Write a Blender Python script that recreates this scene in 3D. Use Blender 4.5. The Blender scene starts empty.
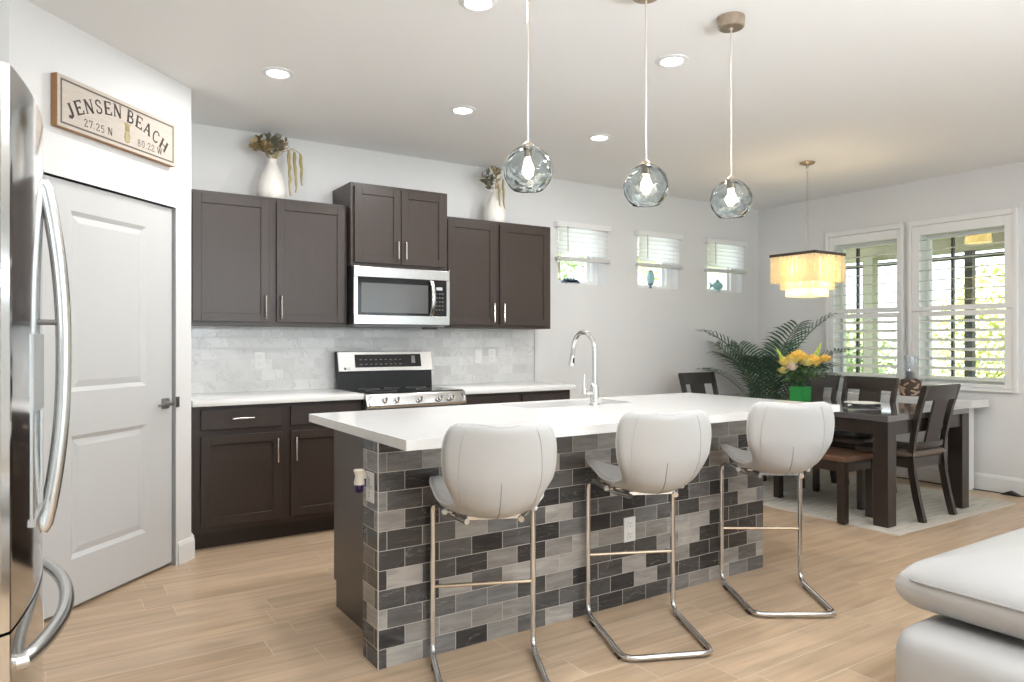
import bpy, bmesh, math, random
from mathutils import Vector, Matrix
R = math.radians
PI = math.pi
scene = bpy.context.scene
COL = scene.collection
random.seed(7)

# ---------------------------------------------------------------- camera, world, exposure
cam_data = bpy.data.cameras.new('camera')
cam = bpy.data.objects.new('camera', cam_data)
COL.objects.link(cam)
cam.location = (0, 0, 1.27)
cam.rotation_euler = (R(90), 0, R(56.87 - 90))
cam_data.sensor_width = 36
cam_data.lens = 717 / 1024 * 36
cam_data.clip_start = .05
scene.camera = cam

world = bpy.data.worlds.new('sky')
scene.world = world
world.use_nodes = True
wn = world.node_tree.nodes
wn['Background'].inputs[0].default_value = (.85, .93, 1.0, 1)
wn['Background'].inputs[1].default_value = 2.6

sun_data = bpy.data.lights.new('sun', 'SUN')      # over the roof from the left, on to the garden beyond the right-hand windows
sun_data.energy = 15
sun_data.angle = R(1)
sun_data.color = (1, .97, .92)
sun = bpy.data.objects.new('sun', sun_data)
COL.objects.link(sun)
sun.rotation_euler = Vector((.78, .0, -.62)).to_track_quat('-Z', 'Y').to_euler()

vs = scene.view_settings
vs.view_transform = 'Standard'
vs.look = 'None'
vs.gamma = 1
vs.use_curve_mapping = False
vs.exposure = 0.45
scene.cycles.max_bounces = 12
scene.cycles.transparent_max_bounces = 24
scene.cycles.sample_clamp_indirect = 6
scene.cycles.caustics_reflective = False
scene.cycles.caustics_refractive = False

DOWNLIGHT_W = 9
BOUNCE_W = 76

def lamp(name, kind, loc, power, size=.1, color=(1, .98, .96), rot=(0, 0, 0), parent=None):
    l = bpy.data.lights.new(name, kind)
    l.energy = power
    l.color = color
    if kind == 'AREA':
        l.shape = 'DISK'
        l.size = size
    else:
        l.shadow_soft_size = size
    o = bpy.data.objects.new(name, l)
    o.location = loc
    o.rotation_euler = rot
    COL.objects.link(o)
    if parent:
        o.parent = parent
    return o

# two added, unseen lamps behind the camera, turned up to brighten the white ceiling
for bx_, by_, bw_ in ((1.8, -.5, 1.0), (3.4, -.7, .15)):
    lamp('added_bounce_fill', 'AREA', (bx_, by_, 1.75), BOUNCE_W * bw_, .9, (.90, .95, 1.0), (R(180 - 24), 0, 0))

# ---------------------------------------------------------------- mesh helpers
class MB:
    def __init__(self):
        self.bm = bmesh.new()
        self.M = Matrix.Identity(4)

    def _v(self, p):
        return self.bm.verts.new(self.M @ Vector(p))

    def _faces(self, vs_, idx):
        out = []
        for f in idx:
            try:
                out.append(self.bm.faces.new([vs_[i] for i in f]))
            except ValueError:
                pass
        return out

    def bx(self, x0, x1, y0, y1, z0, z1, bev=0, seg=2):
        vs_ = [self._v(p) for p in ((x0, y0, z0), (x1, y0, z0), (x1, y1, z0), (x0, y1, z0),
                                    (x0, y0, z1), (x1, y0, z1), (x1, y1, z1), (x0, y1, z1))]
        fs = self._faces(vs_, ((0, 3, 2, 1), (4, 5, 6, 7), (0, 1, 5, 4), (1, 2, 6, 5), (2, 3, 7, 6), (3, 0, 4, 7)))
        if bev > 0:
            es = list({e for f in fs for e in f.edges})
            bmesh.ops.bevel(self.bm, geom=es, offset=bev, segments=seg, profile=.5, affect='EDGES')
        return self

    def cb(self, c, s, bev=0, seg=2):
        return self.bx(c[0] - s[0] / 2, c[0] + s[0] / 2, c[1] - s[1] / 2, c[1] + s[1] / 2, c[2] - s[2] / 2, c[2] + s[2] / 2, bev, seg)

    def prism(self, poly, axis, a, b, bev=0):
        """poly of 2-D points, extruded along axis ('x','y','z') from a to b"""
        def P(u, v, w):
            return {'x': (w, u, v), 'y': (u, w, v), 'z': (u, v, w)}[axis]
        n = len(poly)
        A = [self._v(P(u, v, a)) for u, v in poly]
        B = [self._v(P(u, v, b)) for u, v in poly]
        fs = [self.bm.faces.new(A[::-1]), self.bm.faces.new(B)]
        for i in range(n):
            fs.append(self.bm.faces.new((A[i], A[(i + 1) % n], B[(i + 1) % n], B[i])))
        bmesh.ops.recalc_face_normals(self.bm, faces=fs)
        if bev > 0:
            es = list({e for f in fs for e in f.edges})
            bmesh.ops.bevel(self.bm, geom=es, offset=bev, segments=2, profile=.5, affect='EDGES')
        return self

    def tube(self, pts, r, n=10, closed=False, flat=1.0, up=None):
        pts = [Vector(p) for p in pts]
        m = len(pts)
        rs = r if isinstance(r, (list, tuple)) else [r] * m
        rings = []
        prev = None
        for i, p in enumerate(pts):
            if closed:
                t = pts[(i + 1) % m] - pts[i - 1]
            else:
                t = pts[min(i + 1, m - 1)] - pts[max(i - 1, 0)]
            t.normalize()
            if prev is None:
                ref = Vector(up) if up else (Vector((0, 0, 1)) if abs(t.z) < .9 else Vector((1, 0, 0)))
                a = t.cross(ref).normalized()
            else:
                a = (prev - t * prev.dot(t))
                a = a.normalized() if a.length > 1e-6 else t.orthogonal().normalized()
            prev = a
            b = t.cross(a)
            rings.append([self._v(p + a * math.cos(2 * PI * k / n) * rs[i] + b * math.sin(2 * PI * k / n) * rs[i] * flat) for k in range(n)])
        fs = []
        for i in range(m if closed else m - 1):
            A, B = rings[i], rings[(i + 1) % m]
            for k in range(n):
                fs.append(self.bm.faces.new((A[k], A[(k + 1) % n], B[(k + 1) % n], B[k])))
        if not closed:
            fs.append(self.bm.faces.new(rings[0][::-1]))
            fs.append(self.bm.faces.new(rings[-1]))
        bmesh.ops.recalc_face_normals(self.bm, faces=fs)
        return self

    def bar(self, pts, w, d, up=(0, 0, 1)):
        """rectangular bar through pts; w across, d along 'up x tangent' frame"""
        pts = [Vector(p) for p in pts]
        rings = []
        for i, p in enumerate(pts):
            t = (pts[min(i + 1, len(pts) - 1)] - pts[max(i - 1, 0)]).normalized()
            a = t.cross(Vector(up)).normalized()
            b = a.cross(t).normalized()
            rings.append([self._v(p + a * sa * w / 2 + b * sb * d / 2) for sa, sb in ((-1, -1), (1, -1), (1, 1), (-1, 1))])
        fs = []
        for i in range(len(rings) - 1):
            for k in range(4):
                fs.append(self.bm.faces.new((rings[i][k], rings[i][(k + 1) % 4], rings[i + 1][(k + 1) % 4], rings[i + 1][k])))
        fs.append(self.bm.faces.new(rings[0][::-1]))
        fs.append(self.bm.faces.new(rings[-1]))
        bmesh.ops.recalc_face_normals(self.bm, faces=fs)
        return self

    def lathe(self, prof, c=(0, 0, 0), n=32, axis='z', wob=None):
        """prof: list of (r, h)"""
        rings = []
        for j, (r, h) in enumerate(prof):
            ring = []
            for k in range(n):
                a = 2 * PI * k / n
                rr = r * (wob(a, j) if wob else 1)
                u, v = rr * math.cos(a), rr * math.sin(a)
                p = {'z': (u, v, h), 'y': (u, h, v), 'x': (h, u, v)}[axis]
                ring.append(self._v((c[0] + p[0], c[1] + p[1], c[2] + p[2])))
            rings.append(ring)
        fs = []
        for j in range(len(rings) - 1):
            for k in range(n):
                fs.append(self.bm.faces.new((rings[j][k], rings[j][(k + 1) % n], rings[j + 1][(k + 1) % n], rings[j + 1][k])))
        if prof[0][0] > 1e-5:
            fs.append(self.bm.faces.new(rings[0][::-1]))
        if prof[-1][0] > 1e-5:
            fs.append(self.bm.faces.new(rings[-1]))
        bmesh.ops.remove_doubles(self.bm, verts=[v for r_ in (rings[0], rings[-1]) for v in r_], dist=1e-6)
        bmesh.ops.recalc_face_normals(self.bm, faces=[f for f in fs if f.is_valid])
        return self

    def ball(self, c, r, n=16, sz=None):
        sz = sz or (1, 1, 1)
        m = self.M @ Matrix.Translation(c) @ Matrix.Diagonal((r * sz[0], r * sz[1], r * sz[2], 1))
        bmesh.ops.create_uvsphere(self.bm, u_segments=n, v_segments=max(6, n // 2), radius=1, matrix=m)
        return self

    def grid(self, fn, nu, nv, thick=0):
        vs_ = [[self._v(fn(i / nu, j / nv)) for i in range(nu + 1)] for j in range(nv + 1)]
        for j in range(nv):
            for i in range(nu):
                self.bm.faces.new((vs_[j][i], vs_[j][i + 1], vs_[j + 1][i + 1], vs_[j + 1][i]))
        return self

    def poly(self, pts):
        try:
            self.bm.faces.new([self._v(p) for p in pts])
        except ValueError:
            pass
        return self

    def build(self, name, mat, parent=None, smooth=True, angle=35):
        me = bpy.data.meshes.new(name)
        self.bm.to_mesh(me)
        self.bm.free()
        if mat is not None:
            me.materials.append(mat)
        if smooth:
            me.polygons.foreach_set('use_smooth', [True] * len(me.polygons))
            me.set_sharp_from_angle(angle=R(angle))
        o = bpy.data.objects.new(name, me)
        COL.objects.link(o)
        if parent is not None:
            o.parent = parent
        return o

def fillet(pts, r, n=6, closed=False):
    pts = [Vector(p) for p in pts]
    out = []
    m = len(pts)
    for i, p in enumerate(pts):
        if not closed and (i == 0 or i == m - 1):
            out.append(p)
            continue
        a = pts[i - 1] - p
        b = pts[(i + 1) % m] - p
        rr = min(r, a.length * .49, b.length * .49)
        A = p + a.normalized() * rr
        B = p + b.normalized() * rr
        for k in range(n + 1):
            t = k / n
            out.append(A * (1 - t) ** 2 + p * 2 * t * (1 - t) + B * t * t)
    return out

def arc_pts(p0, p1, bulge, n=16, power=2):
    p0, p1, b = Vector(p0), Vector(p1), Vector(bulge)
    return [p0.lerp(p1, k / n) + b * (1 - abs(2 * k / n - 1) ** power) for k in range(n + 1)]

def tag(o, label, cat, group=None, kind=None):
    o['label'] = label
    o['category'] = cat
    if group:
        o['group'] = group
    if kind:
        o['kind'] = kind
    return o

def thing(name, label, cat, loc=(0, 0, 0), rz=0, group=None):
    o = bpy.data.objects.new(name, None)
    o.empty_display_size = .1
    COL.objects.link(o)
    o.location = loc
    o.rotation_euler = (0, 0, rz)
    return tag(o, label, cat, group)

def struct(o):
    o['kind'] = 'structure'
    return o

def copy_tree(o, parent=None):
    c = o.copy()
    COL.objects.link(c)
    if parent is not None:
        c.parent = parent
    for ch in list(o.children):
        copy_tree(ch, c)
    return c

def dup(root, loc, rz=None, label=None):
    c = copy_tree(root)
    c.location = loc
    if rz is not None:
        c.rotation_euler = (0, 0, rz)
    if label:
        c['label'] = label
    return c

# ---------------------------------------------------------------- materials
def new_mat(name):
    m = bpy.data.materials.new(name)
    m.use_nodes = True
    nt = m.node_tree
    return m, nt, nt.nodes['Principled BSDF']

def srgb(r, g, b):
    f = lambda c: (c / 255 / 12.92) if c / 255 <= .04045 else ((c / 255 + .055) / 1.055) ** 2.4
    return (f(r), f(g), f(b))

def P(name, color, rough=.5, metal=0, noise=0, nscale=8, stretch=(1, 1, 1), bump=0, bscale=60, spec=.5, coat=0, emit=None, estr=0, detail=4, sheen=0):
    m, nt, b = new_mat(name)
    N, L = nt.nodes, nt.links
    b.inputs['Base Color'].default_value = (*color, 1)
    b.inputs['Roughness'].default_value = rough
    b.inputs['Metallic'].default_value = metal
    b.inputs['Specular IOR Level'].default_value = spec
    b.inputs['Coat Weight'].default_value = coat
    b.inputs['Coat Roughness'].default_value = .1
    if emit:
        b.inputs['Emission Color'].default_value = (*emit, 1)
        b.inputs['Emission Strength'].default_value = estr
    tc = N.new('ShaderNodeTexCoord')
    if noise:
        mp = N.new('ShaderNodeMapping')
        mp.inputs['Scale'].default_value = stretch
        nz = N.new('ShaderNodeTexNoise')
        nz.inputs['Scale'].default_value = nscale
        nz.inputs['Detail'].default_value = detail
        L.new(tc.outputs['Object'], mp.inputs[0])
        L.new(mp.outputs[0], nz.inputs['Vector'])
        mx = N.new('ShaderNodeMix')
        mx.data_type = 'RGBA'
        mx.inputs[6].default_value = (*[c * (1 - noise) for c in color], 1)
        mx.inputs[7].default_value = (*[min(1, c * (1 + noise)) for c in color], 1)
        L.new(nz.outputs[0], mx.inputs[0])
        L.new(mx.outputs[2], b.inputs['Base Color'])
    if bump:
        nb = N.new('ShaderNodeTexNoise')
        nb.inputs['Scale'].default_value = bscale
        nb.inputs['Detail'].default_value = 3
        L.new(tc.outputs['Object'], nb.inputs['Vector'])
        bp = N.new('ShaderNodeBump')
        bp.inputs['Strength'].default_value = bump
        bp.inputs['Distance'].default_value = .004
        L.new(nb.outputs[0], bp.inputs['Height'])
        L.new(bp.outputs[0], b.inputs['Normal'])
    return m

def math_node(nt, op, a, b=None, c=None):
    n = nt.nodes.new('ShaderNodeMath')
    n.operation = op
    for i, v in enumerate((a, b, c)):
        if v is None:
            continue
        if isinstance(v, (int, float)):
            n.inputs[i].default_value = v
        else:
            nt.links.new(v, n.inputs[i])
    return n.outputs[0]

def tile_mat(name, u_expr, v_axis, tw, th, grout, stops, grout_col, rough=.3, vein=None, u_off=0.0, v_off=0.0,
             random_shift=False, shift=.5, grain=(1, 1, 1), grain_scale=10, grain_amt=.25, bump=.5, spec=.5):
    """procedural tiles / planks: own random tone per tile, grout lines, veins"""
    m, nt, b = new_mat(name)
    N, L = nt.nodes, nt.links
    tc = N.new('ShaderNodeTexCoord')
    sp = N.new('ShaderNodeSeparateXYZ')
    L.new(tc.outputs['Object'], sp.inputs[0])
    ax = {'x': sp.outputs[0], 'y': sp.outputs[1], 'z': sp.outputs[2]}
    if u_expr == 'x-y':
        u = math_node(nt, 'SUBTRACT', ax['x'], ax['y'])
    else:
        u = ax[u_expr]
    v = ax[v_axis]
    vv = math_node(nt, 'DIVIDE', math_node(nt, 'SUBTRACT', v, v_off), th)
    row = math_node(nt, 'FLOOR', vv)
    uu = math_node(nt, 'DIVIDE', math_node(nt, 'SUBTRACT', u, u_off), tw)
    if random_shift:
        wn_ = N.new('ShaderNodeTexWhiteNoise')
        wn_.noise_dimensions = '1D'
        L.new(math_node(nt, 'ADD', row, .5), wn_.inputs['W'])
        uu = math_node(nt, 'ADD', uu, wn_.outputs['Value'])
    else:
        uu = math_node(nt, 'ADD', uu, math_node(nt, 'MULTIPLY', math_node(nt, 'FLOORED_MODULO', row, 2), shift))
    colu = math_node(nt, 'FLOOR', uu)
    fu = math_node(nt, 'FRACT', uu)
    fv = math_node(nt, 'FRACT', vv)
    # distance to the tile's edge in metres
    du = math_node(nt, 'MULTIPLY', math_node(nt, 'MINIMUM', fu, math_node(nt, 'SUBTRACT', 1, fu)), tw)
    dv = math_node(nt, 'MULTIPLY', math_node(nt, 'MINIMUM', fv, math_node(nt, 'SUBTRACT', 1, fv)), th)
    d = math_node(nt, 'MINIMUM', du, dv)
    mask = math_node(nt, 'GREATER_THAN', d, grout / 2)
    cv = N.new('ShaderNodeCombineXYZ')
    L.new(colu, cv.inputs[0])
    L.new(row, cv.inputs[1])
    wn2 = N.new('ShaderNodeTexWhiteNoise')
    wn2.noise_dimensions = '2D'
    L.new(cv.outputs[0], wn2.inputs['Vector'])
    cr = N.new('ShaderNodeValToRGB')
    cr.color_ramp.interpolation = 'CONSTANT' if len(stops) > 3 else 'LINEAR'
    els = cr.color_ramp.elements
    while len(els) < len(stops):
        els.new(.5)
    for e, (p, c) in zip(els, stops):
        e.position = p
        e.color = (*c, 1)
    L.new(wn2.outputs['Value'], cr.inputs[0])
    # grain inside the tile, moved by the tile's own random offset
    mp = N.new('ShaderNodeMapping')
    mp.inputs['Scale'].default_value = grain
    off = N.new('ShaderNodeVectorMath')
    off.operation = 'SCALE'
    off.inputs['Scale'].default_value = 37
    L.new(wn2.outputs['Color'], off.inputs[0])
    ad = N.new('ShaderNodeVectorMath')
    ad.operation = 'ADD'
    L.new(tc.outputs['Object'], mp.inputs[0])
    L.new(mp.outputs[0], ad.inputs[0])
    L.new(off.outputs[0], ad.inputs[1])
    nz = N.new('ShaderNodeTexNoise')
    nz.inputs['Scale'].default_value = grain_scale
    nz.inputs['Detail'].default_value = 6
    nz.inputs['Distortion'].default_value = .6
    L.new(ad.outputs[0], nz.inputs['Vector'])
    g = math_node(nt, 'ADD', math_node(nt, 'MULTIPLY', math_node(nt, 'SUBTRACT', nz.outputs[0], .5), grain_amt * 2), 1)
    mul = N.new('ShaderNodeVectorMath')
    mul.operation = 'SCALE'
    L.new(cr.outputs[0], mul.inputs[0])
    L.new(g, mul.inputs['Scale'])
    col = mul.outputs[0]
    if vein:
        nv = N.new('ShaderNodeTexNoise')
        nv.inputs['Scale'].default_value = grain_scale * vein[1]
        nv.inputs['Detail'].default_value = 4
        nv.inputs['Distortion'].default_value = 1.5
        L.new(ad.outputs[0], nv.inputs['Vector'])
        a_ = math_node(nt, 'ABSOLUTE', math_node(nt, 'SUBTRACT', nv.outputs[0], .5))
        vm = math_node(nt, 'MULTIPLY', math_node(nt, 'LESS_THAN', a_, vein[2]), vein[3])
        mx = N.new('ShaderNodeMix')
        mx.data_type = 'RGBA'
        L.new(vm, mx.inputs[0])
        L.new(col, mx.inputs[6])
        mx.inputs[7].default_value = (*vein[0], 1)
        col = mx.outputs[2]
    mg = N.new('ShaderNodeMix')
    mg.data_type = 'RGBA'
    L.new(mask, mg.inputs[0])
    mg.inputs[6].default_value = (*grout_col, 1)
    L.new(col, mg.inputs[7])
    L.new(mg.outputs[2], b.inputs['Base Color'])
    rg = math_node(nt, 'ADD', math_node(nt, 'MULTIPLY', mask, rough - .7), .7)
    L.new(rg, b.inputs['Roughness'])
    b.inputs['Specular IOR Level'].default_value = spec
    h = math_node(nt, 'MINIMUM', math_node(nt, 'DIVIDE', d, grout), 1)
    bp = N.new('ShaderNodeBump')
    bp.inputs['Strength'].default_value = bump
    bp.inputs['Distance'].default_value = .002
    L.new(h, bp.inputs['Height'])
    L.new(bp.outputs[0], b.inputs['Normal'])
    return m

def thin_glass(name, tint=(1, 1, 1), refl=.08):
    m, nt, b = new_mat(name)
    N, L = nt.nodes, nt.links
    N.remove(b)
    tr = N.new('ShaderNodeBsdfTransparent')
    tr.inputs[0].default_value = (*tint, 1)
    gl = N.new('ShaderNodeBsdfGlossy')
    gl.inputs['Roughness'].default_value = .02
    fr = N.new('ShaderNodeLayerWeight')
    fr.inputs['Blend'].default_value = .5
    mx = N.new('ShaderNodeMixShader')
    sch = math_node(nt, 'POWER', fr.outputs['Facing'], 5)
    L.new(math_node(nt, 'ADD', math_node(nt, 'MULTIPLY', sch, .8), refl), mx.inputs[0])
    L.new(tr.outputs[0], mx.inputs[1])
    L.new(gl.outputs[0], mx.inputs[2])
    L.new(mx.outputs[0], N['Material Output'].inputs[0])
    return m

def solid_glass(name, tint, rough=0, bump=0, bscale=20, ior=1.45):
    m, nt, b = new_mat(name)
    N, L = nt.nodes, nt.links
    b.inputs['Base Color'].default_value = (*tint, 1)
    b.inputs['Transmission Weight'].default_value = 1
    b.inputs['Roughness'].default_value = rough
    b.inputs['IOR'].default_value = ior
    if bump:
        tc = N.new('ShaderNodeTexCoord')
        vo = N.new('ShaderNodeTexNoise')
        vo.inputs['Scale'].default_value = bscale
        vo.inputs['Detail'].default_value = 0
        L.new(tc.outputs['Object'], vo.inputs['Vector'])
        bp = N.new('ShaderNodeBump')
        bp.inputs['Strength'].default_value = bump
        bp.inputs['Distance'].default_value = .02
        L.new(vo.outputs[0], bp.inputs['Height'])
        L.new(bp.outputs[0], b.inputs['Normal'])
    return m

def translucent(name, col, rough=.4, amount=.5, noise=0, nscale=20):
    m, nt, b = new_mat(name)
    N, L = nt.nodes, nt.links
    b.inputs['Base Color'].default_value = (*col, 1)
    b.inputs['Roughness'].default_value = rough
    t = N.new('ShaderNodeBsdfTranslucent')
    t.inputs[0].default_value = (*col, 1)
    if noise:
        tc = N.new('ShaderNodeTexCoord')
        nz = N.new('ShaderNodeTexNoise')
        nz.inputs['Scale'].default_value = nscale
        L.new(tc.outputs['Object'], nz.inputs['Vector'])
        mx = N.new('ShaderNodeMix')
        mx.data_type = 'RGBA'
        mx.inputs[6].default_value = (*[c * (1 - noise) for c in col], 1)
        mx.inputs[7].default_value = (*[min(1, c * (1 + noise)) for c in col], 1)
        L.new(nz.outputs[0], mx.inputs[0])
        L.new(mx.outputs[2], b.inputs['Base Color'])
        L.new(mx.outputs[2], t.inputs[0])
    ms = N.new('ShaderNodeMixShader')
    ms.inputs[0].default_value = amount
    L.new(b.outputs[0], ms.inputs[1])
    L.new(t.outputs[0], ms.inputs[2])
    L.new(ms.outputs[0], N['Material Output'].inputs[0])
    return m

WALL = P('wall_paint', (.76, .757, .75), .65, bump=.04, bscale=150)
CEIL = P('ceiling_paint', (.90, .90, .895), .8, bump=.08, bscale=120)
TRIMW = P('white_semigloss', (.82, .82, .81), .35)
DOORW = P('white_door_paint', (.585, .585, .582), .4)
FLOOR = tile_mat('wood_look_plank_tile', 'x', 'y', .92, .1665, .0042,
                 [(0, (.49, .352, .232)), (.5, (.57, .425, .29)), (1, (.515, .375, .248))], (.67, .55, .425),
                 rough=.34, random_shift=True, grain=(.8, 9, 1), grain_scale=2.4, grain_amt=.42, bump=.2, v_off=.122, spec=.4)
SPLASH = tile_mat('marble_subway_tile', 'x', 'z', .152, .0762, .0016,
                  [(0, (.66, .655, .64)), (.45, (.74, .735, .72)), (.9, (.80, .795, .785))], (.62, .615, .60),
                  rough=.22, vein=((.5, .5, .49), .6, .012, .35), grain_scale=7, grain_amt=.12, bump=.25, v_off=.914)
ISLT = tile_mat('slate_grey_glass_tile', 'x-y', 'z', .152, .0762, .0028,
                [(0, (.042, .040, .041)), (.24, (.072, .069, .069)), (.44, (.125, .12, .118)), (.57, (.29, .272, .255)),
                 (.78, (.40, .375, .35)), (.92, (.20, .195, .195))], (.50, .47, .43), rough=.16,
                vein=((.5, .49, .47), .35, .004, .22), u_off=1.08 - 2.60 + .036, grain=(1, 1, 6), grain_scale=6, grain_amt=.6, bump=.45, v_off=-.002)
ESP = P('espresso_cabinet', (.046, .033, .027), .36, spec=.4, noise=.13, nscale=9, stretch=(6, 6, .5))
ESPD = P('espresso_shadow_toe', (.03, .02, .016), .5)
NICKEL = P('brushed_nickel', (.75, .71, .66), .25, 1)
CHROME = P('chrome', (.72, .72, .72), .12, 1)
CHROMEB = P('bright_chrome', (.82, .82, .82), .08, 1)
STEEL = P('stainless_steel', (.60, .597, .59), .24, 1, noise=.06, nscale=4, stretch=(40, 40, 1))
STEELD = P('stainless_door_steel', (.66, .66, .655), .1, 1)
STEELG = P('grey_appliance_side', (.22, .22, .225), .4, .6)
BLACKG = P('black_glass', (.012, .012, .013), .06)
GREYG = P('grey_door_window', (.11, .11, .11), .12)
BLACK = P('black_plastic', (.02, .02, .02), .4)
QUARTZ = P('white_quartz', (.84, .835, .82), .12, noise=.03, nscale=30, spec=.5)
LEATHER = P('white_leather', (.48, .474, .465), .38, bump=.06, bscale=140)
SOFAL = P('white_sofa_leather', (.44, .437, .432), .4, bump=.08, bscale=90)
SEAML = P('pale_seam', (.44, .43, .42), .6)
SEAM = P('grey_seam', (.34, .33, .32), .6)
PLATE = P('white_outlet_plastic', (.84, .835, .82), .3)
SLOT = P('outlet_slot', (.12, .12, .12), .5)
WOOD = P('dark_espresso_wood', (.024, .017, .014), .3, noise=.3, nscale=6, stretch=(8, 8, .6), coat=.25)
WOODT = P('dark_table_top', (.09, .083, .082), .06, noise=.25, nscale=5, stretch=(6, .5, 6), spec=1.0, coat=1)
WOODB = P('brown_bench_wood', (.13, .068, .04), .3, noise=.3, nscale=6, stretch=(6, .6, 6), coat=.2)
CUSH = P('brown_grey_seat_leather', (.14, .105, .085), .45, bump=.08, bscale=80)
RUG = P('streaked_woven_rug', (.58, .545, .47), .95, noise=.55, nscale=3.6, stretch=(1.2, 10, 1), bump=.4, bscale=260, detail=8)
RUGB = P('rug_border', (.62, .57, .50), .95, bump=.4, bscale=260)
CERAM = P('cream_ceramic', (.80, .77, .72), .35, noise=.08, nscale=12)
DRY = P('dried_tan_stem', (.46, .35, .18), .8, noise=.3, nscale=30)
DRYG = P('dried_grey_green_leaf', (.26, .25, .18), .8, noise=.3, nscale=30)
DRYO = P('dried_olive_tassel', (.36, .29, .13), .85, noise=.35, nscale=60)
PALM = P('palm_leaf', (.06, .125, .075), .32, noise=.35, nscale=5)
PALMS = P('palm_stem', (.14, .17, .07), .5)
POT = P('pot_glaze', (.28, .26, .24), .4)
SOIL = P('soil', (.04, .03, .02), .9)
GREENL = P('flower_foliage', (.05, .12, .03), .5, noise=.4, nscale=20)
LIME = P('lime_spike', (.45, .58, .10), .5, noise=.3, nscale=40)
YELLOW = P('yellow_petal', (.96, .78, .28), .5, noise=.15, nscale=30)
PEACH = P('pale_peach_petal', (.92, .76, .60), .5, noise=.1, nscale=30)
GOLD = P('golden_petal', (.96, .66, .17), .5, noise=.15, nscale=30)
def tinted_glass(name, tint, body):
    m = translucent(name, body, .08, .6)
    nt = m.node_tree
    out = nt.nodes['Material Output']
    src = out.inputs[0].links[0].from_socket
    tr = nt.nodes.new('ShaderNodeBsdfTransparent')
    tr.inputs[0].default_value = (*tint, 1)
    mx = nt.nodes.new('ShaderNodeMixShader')
    mx.inputs[0].default_value = .68
    nt.links.new(src, mx.inputs[1])
    nt.links.new(tr.outputs[0], mx.inputs[2])
    nt.links.new(mx.outputs[0], out.inputs[0])
    return m
GGLASS = tinted_glass('green_vase_glass', (.50, .93, .60), (.28, .84, .42))
CLEAR = thin_glass('clear_window_glass', (.97, .99, .98), .05)
HURR = thin_glass('hurricane_glass', (.93, .94, .95), .12)
PENDG = solid_glass('smoky_blue_glass', (.83, .885, .905), 0, .7, 24)
BULB = P('lit_bulb', (1, 1, 1), .3, emit=(1, .86, .64), estr=14)
LENS = P('lit_downlight_lens', (1, 1, 1), .4, emit=(1, .96, .9), estr=9)
CAPIZ = translucent('capiz_shell', (.95, .83, .62), .35, .6, .12, 35)
BRONZE = P('dark_bronze_bar', (.10, .075, .06), .4, .6)
BRASSN = P('antique_nickel_wood', (.42, .34, .26), .35, .7, noise=.3, nscale=30)
SIGNF = P('whitewashed_board', (.52, .46, .40), .7, noise=.16, nscale=6, stretch=(1.5, 1, 14))
SIGNE = P('brown_board_edge', (.36, .19, .08), .6)
SIGNT = P('brown_sign_paint', (.13, .105, .09), .7)
PINE = P('faded_gold_paint', (.40, .33, .17), .7, noise=.3, nscale=60)
BLIND = translucent('white_blind_slat', (.92, .915, .90), .5, .65)
SHUT = P('white_shutter_paint', (.84, .835, .825), .4)
DRIFT = P('driftwood_carving', (.09, .06, .042), .8, noise=.5, nscale=18, bump=.8, bscale=40)
CANDLE = P('grey_candle', (.30, .29, .29), .6)
PURPLE = solid_glass('purple_oil', (.10, .04, .28), .05)
FRESH = P('air_freshener_plastic', (.80, .74, .64), .4)
LANAI = P('lanai_ceiling_paint', (.40, .37, .27), .8)
SAGE = P('sage_column_paint', (.36, .36, .28), .8)
CAGE = P('dark_bronze_frame', (.035, .033, .03), .5)
PATIO = P('patio_paver', (.5, .45, .4), .8, noise=.1)
GRASS = P('lawn', (.2, .3, .06), .9, noise=.3, nscale=3)
LEAFY = P('yellow_green_leaves', (.60, .62, .28), .6, noise=.45, nscale=3)
LEAFG = P('mid_green_leaves', (.34, .43, .22), .6, noise=.5, nscale=3)
LEAFO = P('orange_tinged_leaves', (.60, .46, .20), .6, noise=.4, nscale=3)
BARK = P('bark', (.14, .10, .07), .9, noise=.3)
STUCCO = P('white_stucco', (.8, .8, .77), .8)
ROOFT = P('grey_roof', (.32, .31, .30), .8)
TEAL = P('teal_glass_ornament', (.30, .52, .54), .15, noise=.3, nscale=25)
BLUEG = P('blue_grey_ornament', (.17, .22, .30), .3, noise=.35, nscale=25)
DRUM = translucent('outdoor_drum_shade', (.9, .8, .6), .5, .5)

# ================================================================ SETTING
H = 2.744
XR, YB, XL, YF = 6.723, 5.24, -.95, -3.6
struct(MB().bx(XL - .2, XR + .2, YF - .2, YB + .2, -.12, 0).build('floor', FLOOR))
struct(MB().bx(XL - .2, XR + .2, YF - .2, YB + .2, H, H + .12).build('ceiling', CEIL))

def wall_holes(axis, a0, a1, b0, b1, holes, z0=0, z1=H):
    """wall running along axis 'x' or 'y' from a0 to a1, thickness b0..b1; holes (a,a,z,z) sorted"""
    mb = MB()
    def put(p0, p1, q0, q1):
        if p1 - p0 < 1e-4 or q1 - q0 < 1e-4:
            return
        if axis == 'x':
            mb.bx(p0, p1, b0, b1, q0, q1)
        else:
            mb.bx(b0, b1, p0, p1, q0, q1)
    cur = a0
    for h0, h1, g0, g1 in holes:
        put(cur, h0, z0, z1)
        put(h0, h1, z0, g0)
        put(h0, h1, g1, z1)
        cur = h1
    put(cur, a1, z0, z1)
    return mb

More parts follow.
